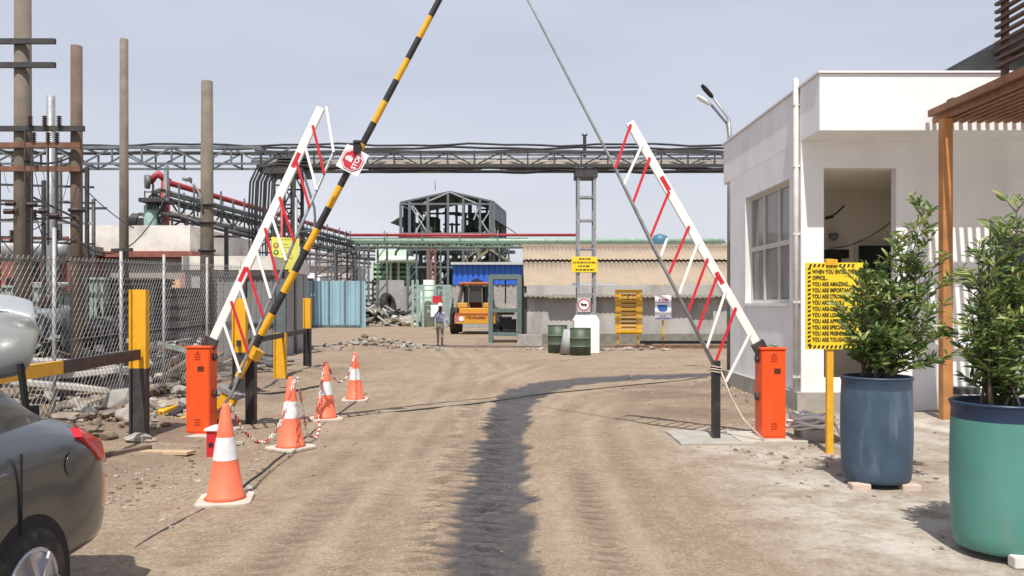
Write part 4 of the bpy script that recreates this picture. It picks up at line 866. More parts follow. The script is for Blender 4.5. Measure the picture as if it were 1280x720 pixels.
# column right
def column(xa, xb, z0, z1, yy, w_=.09, rungs=(), mat=midsteel):
    s = MB()
    for x in (xa, xb):
        for dy in (-.25, .25): s.bar((x, yy+dy, z0), (x, yy+dy, z1), w_)
    for z in rungs:
        for dy in (-.25, .25): s.bar((xa, yy+dy, z), (xb, yy+dy, z), .05)
        for x in (xa, xb): s.bar((x, yy-.25, z), (x, yy+.25, z), .05)
    return s.build('support_column', mat, pbg)
colr = column(2.12, 2.64, .9, zb3-.3, YB-.2, .085, [zpx(y, YB) for y in (248, 277, 312, 340, 368, 392)], greysteel)
MB().box(2.03, 2.73, YB-.55, YB+.35, zb3-.34, zb3-.06).build('column_head', darksteel, colr)
MB().lathe([(.055, zpx(196, YB)), (.055, zpx(170, YB)), (.10, zpx(169.5, YB)), (.10, zpx(167, YB))], (2.36, YB, 0), 12).build('vent_pipe', greysteel, pbg)
wbk = MB().prism([(0, 0), (.80, 0), (.80, 1.05), (.70, 1.22), (.1, 1.22), (0, 1.05)], (1.98, YB-.6, 0), (1, 0, 0), (0, 0, 1), (0, .8, 0)).build('white_plinth', M('whitewashed_plinth', (.82, .82, .80), .8, var=.03), pbg, bevel=.02)
# column left: tower with cable bundle bending down
tl = MB(); xa, xb = -7.6, -6.95
for x in (xa, (xa+xb)/2, xb):
    for dy in (-.5, .5): tl.bar((x, YB+dy, 0), (x, YB+dy, zb3), .10)
for i in range(9):
    z = .4+i*.62
    for dy in (-.5, .5): tl.bar((xa, YB+dy, z), (xb, YB+dy, z), .05); tl.bar((xa, YB+dy, z), ((xa+xb)/2, YB+dy, z+.62), .04); tl.bar((xb, YB+dy, z), ((xa+xb)/2, YB+dy, z+.62), .04)
tl.build('support_column', darksteel, pbg)
MB().box(xa-.3, xb+.3, YB-.62, YB+.62, zb3-.25, zb3-.06).build('column_head', darksteel, pbg)
for k in range(9):
    xo = -8.35+.085*k; dy = -.6+.04*(k % 3)
    MB().tube([(-6.5, YB+dy, 5.95+.04*k), (-7.4, YB+dy, 6.02+.03*k), (xo+.25, YB+dy, 5.9), (xo+.04, YB+dy, 5.45), (xo, YB+dy, 4.6), (xo+rd.uniform(-.05, .05), YB+dy, 2.0), (xo+.05, YB+dy, .05)], .034, 6).build('cable', cable, pbg)
for (x, mm) in ((-7.3, redpipe), (-6.85, greysteel)):
    MB().tube([(x, YB-.62, 0), (x, YB-.62, zpx(270 if x > -6.5 else 250, YB))], .05, 8).build('pipe', mm, pbg)
MB().tube([(-6.7, YB-.5, zpx(212, YB)), (-6.55, YB-.5, zpx(232, YB)), (-6.3, YB-.5, zpx(262, YB)), (-6.25, YB-.5, zpx(290, YB)), (-6.9, YB-.5, zpx(292, YB))], .04, 8).build('pipe', midsteel, pbg)

# yellow truss-column sign and round sign
def dashes(s, x0, x1, z, h, y, seed, mi=0, gap=.3):
    rd = random.Random(seed); x = x0
    while x < x1-.01:
        w_ = rd.uniform(.5, 1.6)*h*1.6; w_ = min(w_, x1-x); s.box(x, x+w_, y-.002, y, z, z+h, mi); x += w_+h*gap*1.6
ysn = thing('column_sign', 'small yellow board with four dark lines on the bridge column', 'sign', px(731, 331, 25.4))
a, b = px(714.5, 321, 25.45), px(747, 340.5, 25.45)
MB().box(a.x, b.x, 25.45, 25.48, b.z, a.z).build('sign_board', signyel, ysn, bevel=.01)
s = MB()
for i, (q0, q1) in enumerate(((.28, .75), (.05, .95), (.25, .72), (.15, .88))): dashes(s, a.x+(b.x-a.x)*q0, a.x+(b.x-a.x)*q1, a.z-.09-.115*i, .05, 25.445, 30+i)
s.build('faded_lines', M('dark_olive_print', (.12, .09, .02), .7), ysn)
rs = thing('prohibition_sign', 'small square sign with a dark pictogram in a red ring', 'sign', px(730, 381, 25.4))
a, b = px(722, 372, 25.45), px(738, 390, 25.45)
MB().box(a.x, b.x, 25.45, 25.47, b.z, a.z).build('sign_board', M('grey_sign_face', (.45, .43, .42), .7), rs)
cc_ = (a+b)/2; ring = [(math.cos(t), math.sin(t)) for t in np.linspace(0, 2*math.pi, 25)[:-1]]
MB().prism([(x*.19, y*.19) for x, y in ring], (cc_.x, 25.445, cc_.z), (1, 0, 0), (0, 0, 1), (0, .003, 0)).build('ring', signred, rs)
MB().prism([(x*.155, y*.155) for x, y in ring], (cc_.x, 25.440, cc_.z), (1, 0, 0), (0, 0, 1), (0, .003, 0)).build('disc', whitesign, rs)
s = MB(); s.box(cc_.x-.10, cc_.x+.09, 25.433, 25.437, cc_.z-.03, cc_.z+.03).box(cc_.x-.10, cc_.x-.05, 25.433, 25.437, cc_.z+.031, cc_.z+.06).box(cc_.x+.04, cc_.x+.06, 25.433, 25.437, cc_.z-.07, cc_.z-.031)
s.build('pictogram', ink, rs)
# left yellow sign
ls = thing('mirror_notice_sign', 'pale yellow notice with three green discs beside the cable tower', 'sign', px(355, 317, 24))
ya = 24.0; a, b = px(339, 296, ya), px(371, 338, ya)
MB().prism([(0, 0), (b.x-a.x, -.08), (b.x-a.x+.05, a.z-b.z-.05), (-.03, a.z-b.z)], (a.x+.03, ya, b.z), (1, 0, 0), (0, 0, 1), (0, .03, 0)).build('sign_board', signpale, ls)
for i, col_ in enumerate((M('disc_brown', (.30, .13, .04), .6), M('disc_green', (.05, .17, .04), .6), M('disc_olive', (.10, .13, .05), .6))):
    c = px(345, 307+8.6*i, ya); MB().prism([(x*.085, y*.085) for x, y in ring], (c.x, ya-.006, c.z), (1, 0, 0), (0, 0, 1), (0, .004, 0)).build('disc', col_, ls)
    MB().prism([(x*.035, y*.035) for x, y in ring], (c.x, ya-.011, c.z+.01), (1, 0, 0), (0, 0, 1), (0, .004, 0)).build('disc_centre', signpale, ls)
s = MB()
for i, y in enumerate((300, 306, 310, 314, 318, 323, 327)): c = px(350, y, ya); dashes(s, c.x+.04, c.x+.04+(.3, .2, .25, .15, .3, .35, .2)[i], c.z, .03, ya-.003, 50+i)
s.build('faded_lines', M('faint_print', (.35, .28, .05), .7), ls)
MB().bar((a.x+.35, ya+.06, 0), (a.x+.35, ya+.06, b.z+.5), .06).build('post', darksteel, ls)
s = MB(); c = px(0, 338, ya).z; s.box(a.x+.32, a.x+.52, ya-.02, ya-.003, c-.02, c+.03); s.build('clip', ink, ls)

# ------------------------------------------------------------------ warehouse shed on the right
wh = thing('storage_shed', 'long low shed with overlapping beige corrugated roof sheets', 'shed', (5, 31, 0))
xl, xr = .47, 16.0
MB().box(xl+.1, xr, 31.0, 38, -.05, 2.3).build('wall', oldwall, wh)
MB().box(xl+.0, xr, 30.9, 30.998, -.05, .42).build('plinth', M('green_grey_plinth', (.20, .20, .17), .9, var=.2, dirt=.4), wh)
def sheet(y0, z0, y1, z1, mat, seed, rag=0, x0=xl, x1=xr, lift=0):
    rd = random.Random(seed); s = MB(); n_ = int((x1-x0)/.035); vs = []; th = .012
    pw = .19; cur = 0
    for i in range(n_+1):
        x = x0+(x1-x0)*i/n_
        if rag and i % 26 == 0: cur = rd.uniform(-rag, rag)
        wv = .024*math.sin(2*math.pi*x/pw)
        d = Vector((0, y1-y0, z1-z0)).normalized()
        p0_ = Vector((x, y0, z0+lift+wv))-d*cur; p1_ = Vector((x, y1, z1+lift+wv)); vs += [p0_, p1_, p0_-Vector((0, 0, th)), p1_-Vector((0, 0, th))]
    fs = []
    for i in range(n_):
        a = i*4; b = a+4; fs += [(a, b, b+1, a+1), (a+2, a+3, b+3, b+2), (a, a+2, b+2, b), (a+1, b+1, b+3, a+3)]
    s.add(vs, fs, 0, True); return s.build('roof_sheet', mat, wh, fix=False)
sheet(30.60, zpx(371.5, 30.6), 32.0, zpx(360, 32.0), oldsheet, 1, .12)
sheet(31.25, zpx(357, 31.25), 34.3, zpx(325, 34.3), beige, 2, .16, lift=.05)
sheet(33.9, zpx(326, 33.9), 36.2, zpx(309, 36.2), beige, 3, .0, lift=.06)
MB().box(xl-.05, xr, 36.1, 36.5, zpx(309.5, 36.2)+.02, zpx(307, 36.2)+.06).build('ridge_cap', beige, wh)
MB().prism([(0, 0), (5.2, 0), (5.2, 3.95), (1.0, 2.0), (0, 1.9)], (xl+.02, 30.95, 0), (0, 1, 0), (0, 0, 1), (.08, 0, 0)).build('gable_wall', darksteel, wh)
MB().box(.2, 1.15, 30.3, 30.88, -.05, .40).build('corner_plinth', concrete, wh)
rt_ = thing('roof_tank', 'small blue domed water tank showing over the beige roof', 'tank', px(825, 300, 39))
MB().lathe([(.38, zpx(322, 39)), (.40, zpx(300, 39)), (.33, zpx(295, 39)), (.1, zpx(292.5, 39)), (.01, zpx(292, 39))], (px(825, 0, 39).x, 39, 0), 20).build('shell', M('blue_tank_plastic', (.06, .16, .24), .5), rt_)
MB().box(px(825, 0, 39).x-.4, px(825, 0, 39).x+.4, 38.6, 39.4, 0, zpx(322, 39)).build('stand', concrete, rt_)
# direction boards
db = thing('direction_board', 'tall stack of yellow plank signs on two yellow legs', 'sign', (4.2, 29, 0))
a, b = px(769, 362, 29), px(803, 415, 29)
for i in range(11):
    z = a.z-(a.z-b.z)*i/10.6; hh_ = (a.z-b.z)/10.6*(.82)
    jx = random.uniform(-.012, .012)
    pp = MB().box(a.x+jx, b.x+jx, 28.97, 29.0, z-hh_, z).build('sign_plank', yellow, db, bevel=.006)
    s = MB(); dashes(s, a.x+.22, b.x-.22, z-hh_*.70, hh_*.42, 28.967, 70+i, 0, .12); s.build('faded_lines', M('dark_brown_print', (.10, .045, .02), .7) if i not in (0, 10) else yellow, pp)
MB().box(a.x+.03, b.x-.03, 29.002, 29.03, b.z-.08, b.z).build('backing', yellow, db)
for x in (a.x+.10, b.x-.17): MB().bar((x, 29.03, -.1), (x, 29.03, a.z-.05), .065).build('leg', yellow, db)
mk = thing('mask_notice_sign', 'white notice with a blue face mask picture on a yellow post', 'sign', (5.5, 29, 0))
a, b = px(818.5, 369, 29), px(839, 400, 29)
MB().box(a.x, b.x, 28.97, 29.0, b.z, a.z).build('sign_board', whitesign, mk, bevel=.006)
MB().bar(((a.x+b.x)/2, 29.03, -.1), ((a.x+b.x)/2, 29.03, a.z-.1), .06).build('post', yellow, mk)
cx, cz = (a.x+b.x)/2-.02, (a.z+b.z)/2
MB().prism([(-.18, .10), (.17, .10), (.17, -.08), (.10, -.14), (-.08, -.14), (-.17, -.06)], (cx, 28.964, cz), (1, 0, 0), (0, 0, 1), (0, .004, 0)).build('mask_picture', bluepr, mk)
s = MB(); dashes(s, a.x+.13, b.x-.13, a.z-.20, .07, 28.968, 90); s.build('magenta_lines', magenta, mk)
s = MB(); dashes(s, a.x+.10, b.x-.12, a.z-.27, .025, 28.968, 91); dashes(s, a.x+.17, b.x-.2, b.z+.12, .035, 28.968, 92); dashes(s, a.x+.06, b.x-.06, b.z+.05, .035, 28.968, 93); s.build('blue_lines', bluepr, mk)
# drums and junk by column
def oil(x, y, rr, h, label):
    t = thing('oil_drum', label, 'drum', (x, y, 0), 'green drums by the white plinth')
    MB().lathe([(rr, 0), (rr, h*.33), (rr*1.03, h*.345), (rr, h*.36), (rr, h*.64), (rr*1.03, h*.655), (rr, h*.67), (rr, h)], (x, y, 0), 22).build('drum_shell', drumgreen, t)
    s = MB(); s.lathe([(rr*1.04, h*.338), (rr*1.04, h*.352)], (x, y, 0), 22).lathe([(rr*1.04, h*.648), (rr*1.04, h*.662)], (x, y, 0), 22); s.build('hoop', M('pale_hoop', (.3, .34, .27), .6), t)
    MB().lathe([(rr*1.02, h), (rr*1.02, h+.02)], (x, y, 0), 22).build('top_rim', drumgreen, t)
oil(px(697, 0, 25.6).x, 25.6, .31, .88, 'left olive green drum, farthest from the white plinth'); oil(px(725.5, 0, 24.6).x, 24.6, .32, .82, 'right olive green drum overlapping the white plinth')
tag(MB().lathe([(.27, 0), (.24, .75)], (0, 0, 0), 18).build('grey_tub', M('grey_plastic', (.35, .35, .36), .6), origin=(0, 0, 0)), 'grey tub leaning between the two olive drums', 'tub')
o_ = COL.objects['grey_tub']; o_.location = (px(710, 0, 24.9).x, 24.9, .02); o_.rotation_euler = (0, R(8), 0)
tag(MB().box(3.9, 8.2, 28.2, 28.35, .02, .12).build('steel_beam', rust), 'long rusty beam on the ground below the yellow plank signs', 'beam')
tag(MB().box(4.6, 8.9, 28.6, 28.75, .15, .25).box(4.8, 5, 28.5, 28.9, 0, .147).box(8, 8.2, 28.5, 28.9, 0, .147).build('steel_beam', darksteel), 'long dark beam on blocks in front of the shed wall', 'beam')
rubble('stone_scatter', [(3.0, 27.2, .5, .3, .1), (4.5, 27.3, .9, .3, .08), (1.2, 27.5, .6, .3, .05)], 120, .03, .13, 15, [rockg, rock])

# ------------------------------------------------------------------ lift frame
lf = thing('steel_frame_booth', 'open grey-green steel frame booth at the shed corner', 'frame', (-.22, 32.5, 0))
xa, xb, ya, yb = -.86, .30, 32.2, 33.3; zt = zpx(344, 32.2)
for x in (xa, xb):
    for y in (ya, yb): MB().box(x-.09, x+.09, y-.09, y+.09, 0, zt).build('post', teal, lf)
s = MB()
for z in (.35, zpx(388, 32.2), zt-.09):
    for y in (ya, yb): s.box(xa+.09, xb-.09, y-.08, y+.08, z-.08, z+.08)
    for x in (xa, xb): s.box(x-.07, x+.07, ya+.09, yb-.09, z-.07, z+.07)
s.build('crossbar', teal, lf)
MB().box(-.30, -.24, yb-.05, yb+.05, zpx(388, 32.2)+.09, zt-.18).build('mullion', teal, lf)
MB().box(xb+.10, xb+.16, ya, yb, .1, zt).build('side_sheet', blackm, lf)
MB().box(xa, xb, ya+.1, yb-.1, zt-.0, zt+.04).build('top_plate', teal, lf)
MB().box(xa+.1, xb-.1, ya+.15, yb-.2, 1.32, 1.38).build('shelf', greysteel, lf)
s = MB(); s.box(xa+.35, xb-.12, ya+.3, yb-.3, .45, .95).tube([(xa+.3, ya+.3, .55), (xa+.3, ya+.6, .55)], .18, 14).box(xa+.3, xb-.3, ya+.3, yb-.4, .95, 1.05); s.build('engine_block', black, lf, bevel=.02)
s = MB(); s.box(xa+.25, xb-.2, ya+.25, yb-.3, 1.12, 1.22); s.build('rusty_tray', rust, lf)
tag(MB().box(xa+.3, xb-.15, ya+.3, yb-.35, 1.385, 1.50).box(xa+.4, xb-.3, ya+.35, yb-.45, 1.503, 1.60).build('timber_stack', junk), 'flat stack of grey boards on the booth shelf', 'boards')

# ------------------------------------------------------------------ backhoe loader
bk = thing('backhoe_loader', 'orange and yellow backhoe loader seen from behind', 'backhoe loader', (-2.1, 42, 0))
oy = M('yellow_orange_machine_paint', (.58, .29, .03), .5, var=.08, dirt=.25, dcol=(.35, .15, .05)); ored = M('orange_red_machine_paint', (.38, .10, .03), .5, dirt=.3, dcol=(.2, .06, .03))
yb_ = 40.9; xw0, xw1 = -3.0, -.75
def wheel(x, y, r_, w_, nm='wheel'):
    s = MB(); pf = [(r_*.55, -w_/2), (r_*.92, -w_/2), (r_, -w_*.3), (r_, w_*.3), (r_*.92, w_/2), (r_*.55, w_/2)]
    s.lathe(pf, (0, 0, 0), 26); s.v = [(a[2]+x, a[0]+y, a[1]+r_) for a in s.v]; o = s.build(nm, rubber, bk)
    s = MB(); s.lathe([(r_*.2, -w_*.35), (r_*.54, -w_*.42), (r_*.54, w_*.42), (r_*.2, w_*.35)], (0, 0, 0), 20); s.v = [(a[2]+x, a[0]+y, a[1]+r_) for a in s.v]; s.build('rim', oy, o); return o
wheel(xw0+.02, 41.6, .70, .42); wheel(xw1, 41.6, .70, .42); wheel(xw0+.1, 44.2, .5, .3); wheel(xw1-.1, 44.2, .5, .3)
MB().box(xw0+.28, xw1-.28, 41.0, 45, .55, 1.35).build('chassis', oy, bk, bevel=.04)
MB().box(xw0+.1, xw1-.1, 40.8, 41.0, .55, 1.0).build('rear_panel', oy, bk, bevel=.02)
MB().box(xw0+.1, xw1-.1, 40.78, 41.02, 1.01, 1.09).build('rear_rail', ored, bk)
text('Hindustan', .26, (xw0+.62, 40.79, .80), (1, 0, 0), (0, 0, 1), M('dark_red_print', (.25, .02, .015), .6), bk, bold=.03)
MB().box(xw0+.08, xw0+.26, 40.77, 40.797, .58, .98).build('hazard_plate', M('hazard_plate', (.5, .35, .3), .6), bk)
s = MB()
for i in range(3): s.prism([(0, 0), (.16, .1), (.16, .17), (0, .07)], (xw0+.09, 40.765, .6+.12*i), (1, 0, 0), (0, 0, 1), (0, .003, 0))
s.build('hazard_stripe', signred, bk)
MB().prism([(x*.12, y*.12) for x, y in ring], (xw0+.42, 40.77, .80), (1, 0, 0), (0, 0, 1), (0, .02, 0)).build('round_badge', whitesign, bk)
s = MB()
for (x, xt) in ((xw0+.12, xw0+.42), (xw0+.75, xw0+.80), (xw1-.75, xw1-.80), (xw1-.12, xw1-.42)):
    s.bar((x, 41.05, 1.1), (xt, 41.15, 2.55), .07)
for (x, xt) in ((xw0+.12, xw0+.42), (xw1-.12, xw1-.42)): s.bar((x, 42.7, 1.1), (xt, 42.6, 2.55), .09)
s.build('cab_frame', M('olive_cab_frame', (.09, .085, .06), .6), bk)
MB().box(xw0+.3, xw1-.3, 41.0, 42.8, 2.55, 2.68).build('cab_roof', ored, bk, bevel=.03)
s = MB(); s.box(xw0+.8, xw1-.8, 41.5, 42.2, 1.36, 1.5).box(xw0+.8, xw1-.8, 41.5, 41.62, 1.5, 2.15); s.build('seat', M('maroon_seat', (.10, .015, .012), .7), bk, bevel=.03)
MB().box(xw0+.2, xw0+.72, 41.0, 42.4, 1.36, 1.62).build('fender', oy, bk, bevel=.03); MB().box(xw1-.72, xw1-.2, 41.0, 42.4, 1.36, 1.62).build('fender', oy, bk, bevel=.03)
MB().box(xw0+.42, xw1-.42, 42.62, 42.64, 1.5, 2.5).build('windscreen', glassd, bk)
MB().box(xw0+.78, xw1-.78, 41.2, 41.22, 1.65, 2.5).build('rear_glass', M('tinted_cab_glass', (.05, .045, .04), .1), bk)
s = MB(); s.bar((xw0-.12, 40.7, .55), (xw0-.02, 40.7, 1.55), .1).bar((xw0-.02, 40.7, 1.55), (xw0+.02, 40.7, 1.85), .06); s.build('stabiliser', black, bk)
tag(MB().box(xw0+.9, xw0+1.45, 41.5, 42.0, 2.68, 2.80).lathe([(.12, 2.8), (.10, 2.9)], (xw0+1.15, 41.7, 0), 10).build('beacon', black), 'dark bundle with beacon on the loader cab roof', 'beacon')
MB().bar((xw1-.35, 40.6, .7), (xw1-.35, 40.6, 1.9), .22, .3).build('boom', oy, bk)

# ------------------------------------------------------------------ blue shed, fences, walls in the middle distance
bs_ = thing('blue_shed', 'bright blue corrugated shed with a pale roof edge', 'shed', (-1.6, 52, 0))
def corr(x0, x1, Y, z0, z1, pit, dep, mi=0):
    s = MB(); x = x0; P = []
    while x < x1: P += [(x, 0), (x+pit*.55, 0), (x+pit*.65, dep), (x+pit*.9, dep)]; x += pit
    n_ = len(P); vs = [(a, Y+b, z0) for a, b in P]+[(a, Y+b, z1) for a, b in P]; vs += [(a, Y+b+.01, z0) for a, b in P]+[(a, Y+b+.01, z1) for a, b in P]
    fs = [(i, i+1, n_+i+1, n_+i) for i in range(n_-1)]+[(2*n_+i, 3*n_+i, 3*n_+i+1, 2*n_+i+1) for i in range(n_-1)]
    s.add(vs, fs, mi); return s
YS = 52; corr(px(566, 0, YS).x, px(654, 0, YS).x, YS, zpx(355.5, YS), zpx(331, YS), .35, .06).build('cladding', blue, bs_, fix=False)
MB().box(px(566, 0, YS).x, px(654, 0, YS).x, YS+.1, YS+8, 0, zpx(331, YS)-.05).build('wall', M('grey_block_wall', (.30, .29, .28), .9, dirt=.3), bs_)
MB().box(px(564, 0, YS).x, px(654, 0, YS).x, YS-.35, YS+8.3, zpx(331, YS), zpx(328, YS)).build('roof', M('pale_zinc_roof', (.45, .45, .44), .6), bs_)
bf = thing('sheet_metal_fence', 'long pale blue corrugated sheet hoarding beyond the yard', 'fence', (-12, 52, 0))
YF = 52; x0, x1 = px(352, 0, YF).x, px(451, 0, YF).x
corr(x0, x1, YF, -.05, zpx(351, YF), .5, .08).build('sheet_panel', skyblue, bf, fix=False)
s = MB(); s.bar((x0, YF-.03, .15), (x1, YF-.03, .15), .08)
for x in np.linspace(x0, x1, 6): s.bar((x, YF-.05, 0), (x, YF-.05, zpx(350, YF)), .10)
s.build('frame', midsteel, bf)
MB().box(px(389, 0, YF).x, px(393.5, 0, YF).x, YF-.09, YF-.02, zpx(370, YF), zpx(367, YF)).build('small_plate', whitesign, bf)
cwl = thing('concrete_wall', 'stained grey concrete wall behind the tyre and junk', 'wall', (-8, 60, 0))
MB().box(px(474, 0, 60).x, px(505, 0, 60).x, 60, 60.3, -.05, zpx(350, 60)).build('panel', M('stained_concrete_panel', (.33, .325, .31), .9, var=.15, dirt=.5, dcol=(.17, .14, .13), dscale=.5, streak=5), cwl)
MB().box(px(505, 0, 60).x, px(566, 0, 60).x, 60.1, 60.4, -.05, zpx(358, 60)).build('panel', M('pale_block_panel', (.34, .33, .31), .9, var=.15, dirt=.4, dcol=(.2, .2, .19), dscale=.5, streak=5), cwl)
tr_ = thing('cargo_cage', 'grey slatted cargo cage between the blue hoarding and the tyre', 'cage', (-10.7, 61, 0))
s = MB(); xa, xb = px(451, 0, 61).x, px(476, 0, 61).x
for k in range(6): z = .6+.5*k; s.box(xa, xb, 61, 61.06, z, z+.16)
for x in np.linspace(xa, xb, 6): s.box(x-.06, x+.06, 60.93, 60.99, .2, 3.4)
s.build('side_slats', M('dusty_grey_timber', (.24, .22, .19), .9), tr_); MB().box(xa, xb, 61.3, 64, .5, 1.9).build('load', darksteel, tr_); MB().box(xa, xb, 61.1, 64, .0, .4).build('bed', darksteel, tr_)
ty = MB(); pf = []
for t in np.linspace(0, 2*math.pi, 13): pf.append((.62+.28*math.cos(t), .28*math.sin(t)))
ty.lathe(pf, (0, 0, 0), 28, capb=False, capt=False); ro = Matrix.Rotation(R(75), 3, 'Y') @ Matrix.Rotation(R(20), 3, 'X')
ty.v = [tuple(ro @ Vector(v)+Vector((px(485, 0, 58).x, 58, 1.5))) for v in ty.v]
tag(ty.build('big_tyre', rubber), 'large black tyre leaning on the junk pile', 'tyre')
jk = MB(); rd = random.Random(31)
for k in range(150):
    x = rd.uniform(px(449, 0, 57).x, px(500, 0, 57).x); f_ = (x-px(449, 0, 57).x)/3; y = rd.uniform(55.5, 58.5); z = rd.uniform(.1, 1.25)*(1-.2*f_)
    d = Vector((rd.uniform(-1, 1), rd.uniform(-.5, .5), rd.uniform(-.25, .25))).normalized()*rd.uniform(.3, 1.3); jk.bar(Vector((x, y, z))-d, Vector((x, y, max(.05, z)))+d, rd.uniform(.05, .28), rd.uniform(.05, .2), mi=rd.randrange(4))
for k in range(50):
    x = rd.uniform(px(495, 0, 57).x, px(538, 0, 57).x); y = rd.uniform(55.5, 58.5); jk.rockm((x, y, rd.uniform(.05, .6)), rd.uniform(.15, .6), .8, mi=rd.choice((1, 3, 4)), rnd=rd)
kind(jk.build('junk_pile', [blackm, junk, darksteel, M('grey_tarp', (.38, .37, .34), .8), M('yellowish_sack', (.5, .42, .25), .8)]), 'stuff')
tag(MB().bar(px(500, 401, 54), px(533, 393, 55), .35, .25).build('concrete_pole_piece', M('pale_pole_piece', (.5, .47, .42), .8)), 'pale concrete pole lying in front of the junk pile', 'pole')
gbx = thing('guard_post_box', 'white box with a red top standing beside the junk', 'box', px(545, 390, 50))
MB().box(px(538.5, 0, 50).x, px(548, 0, 50).x, 50, 50.3, zpx(396, 50), zpx(381, 50)).build('box_body', whitesign, gbx); MB().box(px(540, 0, 50).x, px(551, 0, 50).x, 50.32, 50.5, zpx(379, 50), zpx(370, 50)).build('red_panel', M('bright_red_panel', (.45, .02, .03), .5), gbx)
s = MB(); s.bar((px(545, 0, 50).x, 50.6, 0), (px(545, 0, 50).x, 50.6, zpx(357, 50)), .1); s.build('stand', teal, gbx)
tf = thing('teal_pipe_frame', 'teal and grey pipe frame behind the person', 'frame', px(550, 360, 53))
s = MB()
for x in (516, 522, 529, 545, 556, 563): s.bar((px(x, 0, 53).x, 53, 0), (px(x, 0, 53).x, 53, zpx(356 if x > 525 else 350, 53)), .14)
for y in (357, 363, 372): s.bar((px(514, 0, 53).x, 53, zpx(y, 53)), (px(564, 0, 53).x, 53, zpx(y, 53)), .10)
s.build('pipe_frame', M('pale_teal_paint', (.25, .38, .35), .6, var=.2), tf)
ph_ = MB(); ph_.tube([(px(536, 0, 54).x, 54, 0), (px(536, 0, 54).x, 54, zpx(350, 54)), ], .38, 12).tube([(px(530, 0, 54).x, 54.5, 0), (px(530, 0, 54).x, 54.5, zpx(362, 54))], .3, 12)
tag(ph_.build('vertical_vessel', palegreen), 'pair of pale green upright vessels behind the person', 'vessel')
# green cooling tower
ct = thing('cooling_tower', 'green louvred cooling tower block beyond the blue hoarding', 'cooling tower', (-10, 68, 0))
YC = 68; xa, xb = px(466, 0, YC).x, px(512, 0, YC).x
MB().box(xa, xb, YC, YC+5, 0, zpx(330, YC)).build('casing', M('dark_green_casing', (.06, .14, .07), .7), ct)
s = MB(); z = 1.2
while z < zpx(332, YC): s.box(xa+.1, xb-.1, YC-.22, YC-.02, z, z+.16, rot=Matrix.Rotation(R(-25), 3, 'X')); z += .42
s.build('louvres', greenc, ct)
for x in (xa+.02, xa+.5*(xb-xa), xb-.9, xb-.05): MB().box(x-.09, x+.09, YC-.35, YC-.20, 0, zpx(328, YC)).build('mullion', palegreen, ct)
MB().box(xa+.2, xb-.2, YC+.1, YC+4.5, zpx(330, YC)+.01, zpx(312, YC)).build('upper_casing', palegreen, ct)
MB().lathe([(1.7, zpx(329, YC)), (1.7, zpx(324, YC)), (1.2, zpx(321, YC)), (.1, zpx(320, YC))], (px(499, 0, YC).x, YC-.3, 0), 20).build('fan_cowl', palegreen, ct)
MB().tube([px(503, 305, YC-.8), px(495, 315, YC-.8), px(493, 330, YC-.8), px(493, 351, YC-.8)], .10, 8).build('riser_pipe', black, ct)

# ------------------------------------------------------------------ pipe racks
pr = thing('pipe_rack', 'long receding pipe rack with a red pipe and lattice trestles', 'pipe rack', (-13, 45, 0))
A = Vector((-14.7, 34.0, 6.75)); B = Vector((-12.3, 60.0, 6.75)); dv = B-A
MB().tube([A+Vector((0, 0, 0)), B], .13, 10).build('red_pipe', redpipe, pr)
MB().tube([A+Vector((-.7, 0, .0)), A+Vector((-.35, 0, .35)), A+Vector((0, .3, .02))], .17, 10).build('pipe_elbow', redpipe, pr)
MB().tube([A+Vector((-.85, -.1, .0)), A+Vector((-.7, 0, .0))], .30, 16).build('pipe_flange', midsteel, pr)
MB().tube([A+Vector((.05, -.2, .0)), A+Vector((.05, -.2, -5))], .17, 10).build('red_pipe', redpipe, pr)
n_ = 20
s = MB()
for off in (-.55, .55):
    for dz in (-.55, -1.45): s.bar(A+Vector((off, 0, dz)), B+Vector((off, 0, dz)), .09)
    for i in range(n_):
        p = A+dv*(i/n_)+Vector((off, 0, 0)); q = A+dv*((i+1)/n_)+Vector((off, 0, 0))
        s.bar(p+Vector((0, 0, -.55)), p+Vector((0, 0, -1.45)), .06); s.bar(p+Vector((0, 0, -.55 if i % 2 else -1.45)), q+Vector((0, 0, -1.45 if i % 2 else -.55)), .06)
        s.bar(p+Vector((0, 0, -.55)), p+Vector((0, 0, .15 if i % 2 else -.1)), .07)
s.build('truss', midsteel, pr)
for dz, off, mm, r_ in ((-.42, -.3, greenpipe, .09), (-.42, .1, greysteel, .08), (-.8, .2, darksteel, .12), (-1.3, -.2, darksteel, .14), (-1.3, .3, tan, .08), (-1.0, .5, darksteel, .07)): MB().tube([A+Vector((off, 0, dz)), B+Vector((off, 0, dz))], r_, 8).build('pipe', mm, pr)
for i, ft in enumerate((.02, .2, .4, .8, .97)):
    p = A+dv*ft; s = MB()
    for off in (-.6, .6): s.bar(p+Vector((off, 0, -1.45)), Vector((p.x+off*1.3, p.y, 0)), .14)
    for k in range(5): z0 = .4+k*1.0; s.bar((p.x-.75, p.y, z0), (p.x+.75, p.y, z0+1.0), .07); s.bar((p.x-.75, p.y, z0), (p.x+.75, p.y, z0), .08)
    s.build('trestle', midsteel if i % 2 else darksteel, pr)
hr = thing('pipe_rack', 'horizontal pipe rack crossing the view with red and green pipes', 'pipe rack', (-4, 60, 0))
x0, x1 = -12.3, px(722, 0, 60).x
MB().tube([(x0-.1, 60.2, zpx(293.5, 60)), (x1, 60.2, zpx(293.5, 60))], .11, 10).build('red_pipe', redpipe, hr)
MB().tube([(px(497, 0, 60).x, 60.5, zpx(296, 60)), (px(610, 0, 60).x, 60.5, zpx(296, 60))], .1, 10).build('red_pipe', redpipe, hr)
MB().tube([(x0, 59.9, zpx(301.5, 60)), (px(905, 0, 60).x, 59.9, zpx(301.5, 60))], .19, 10).build('green_pipe', greenpipe, hr)
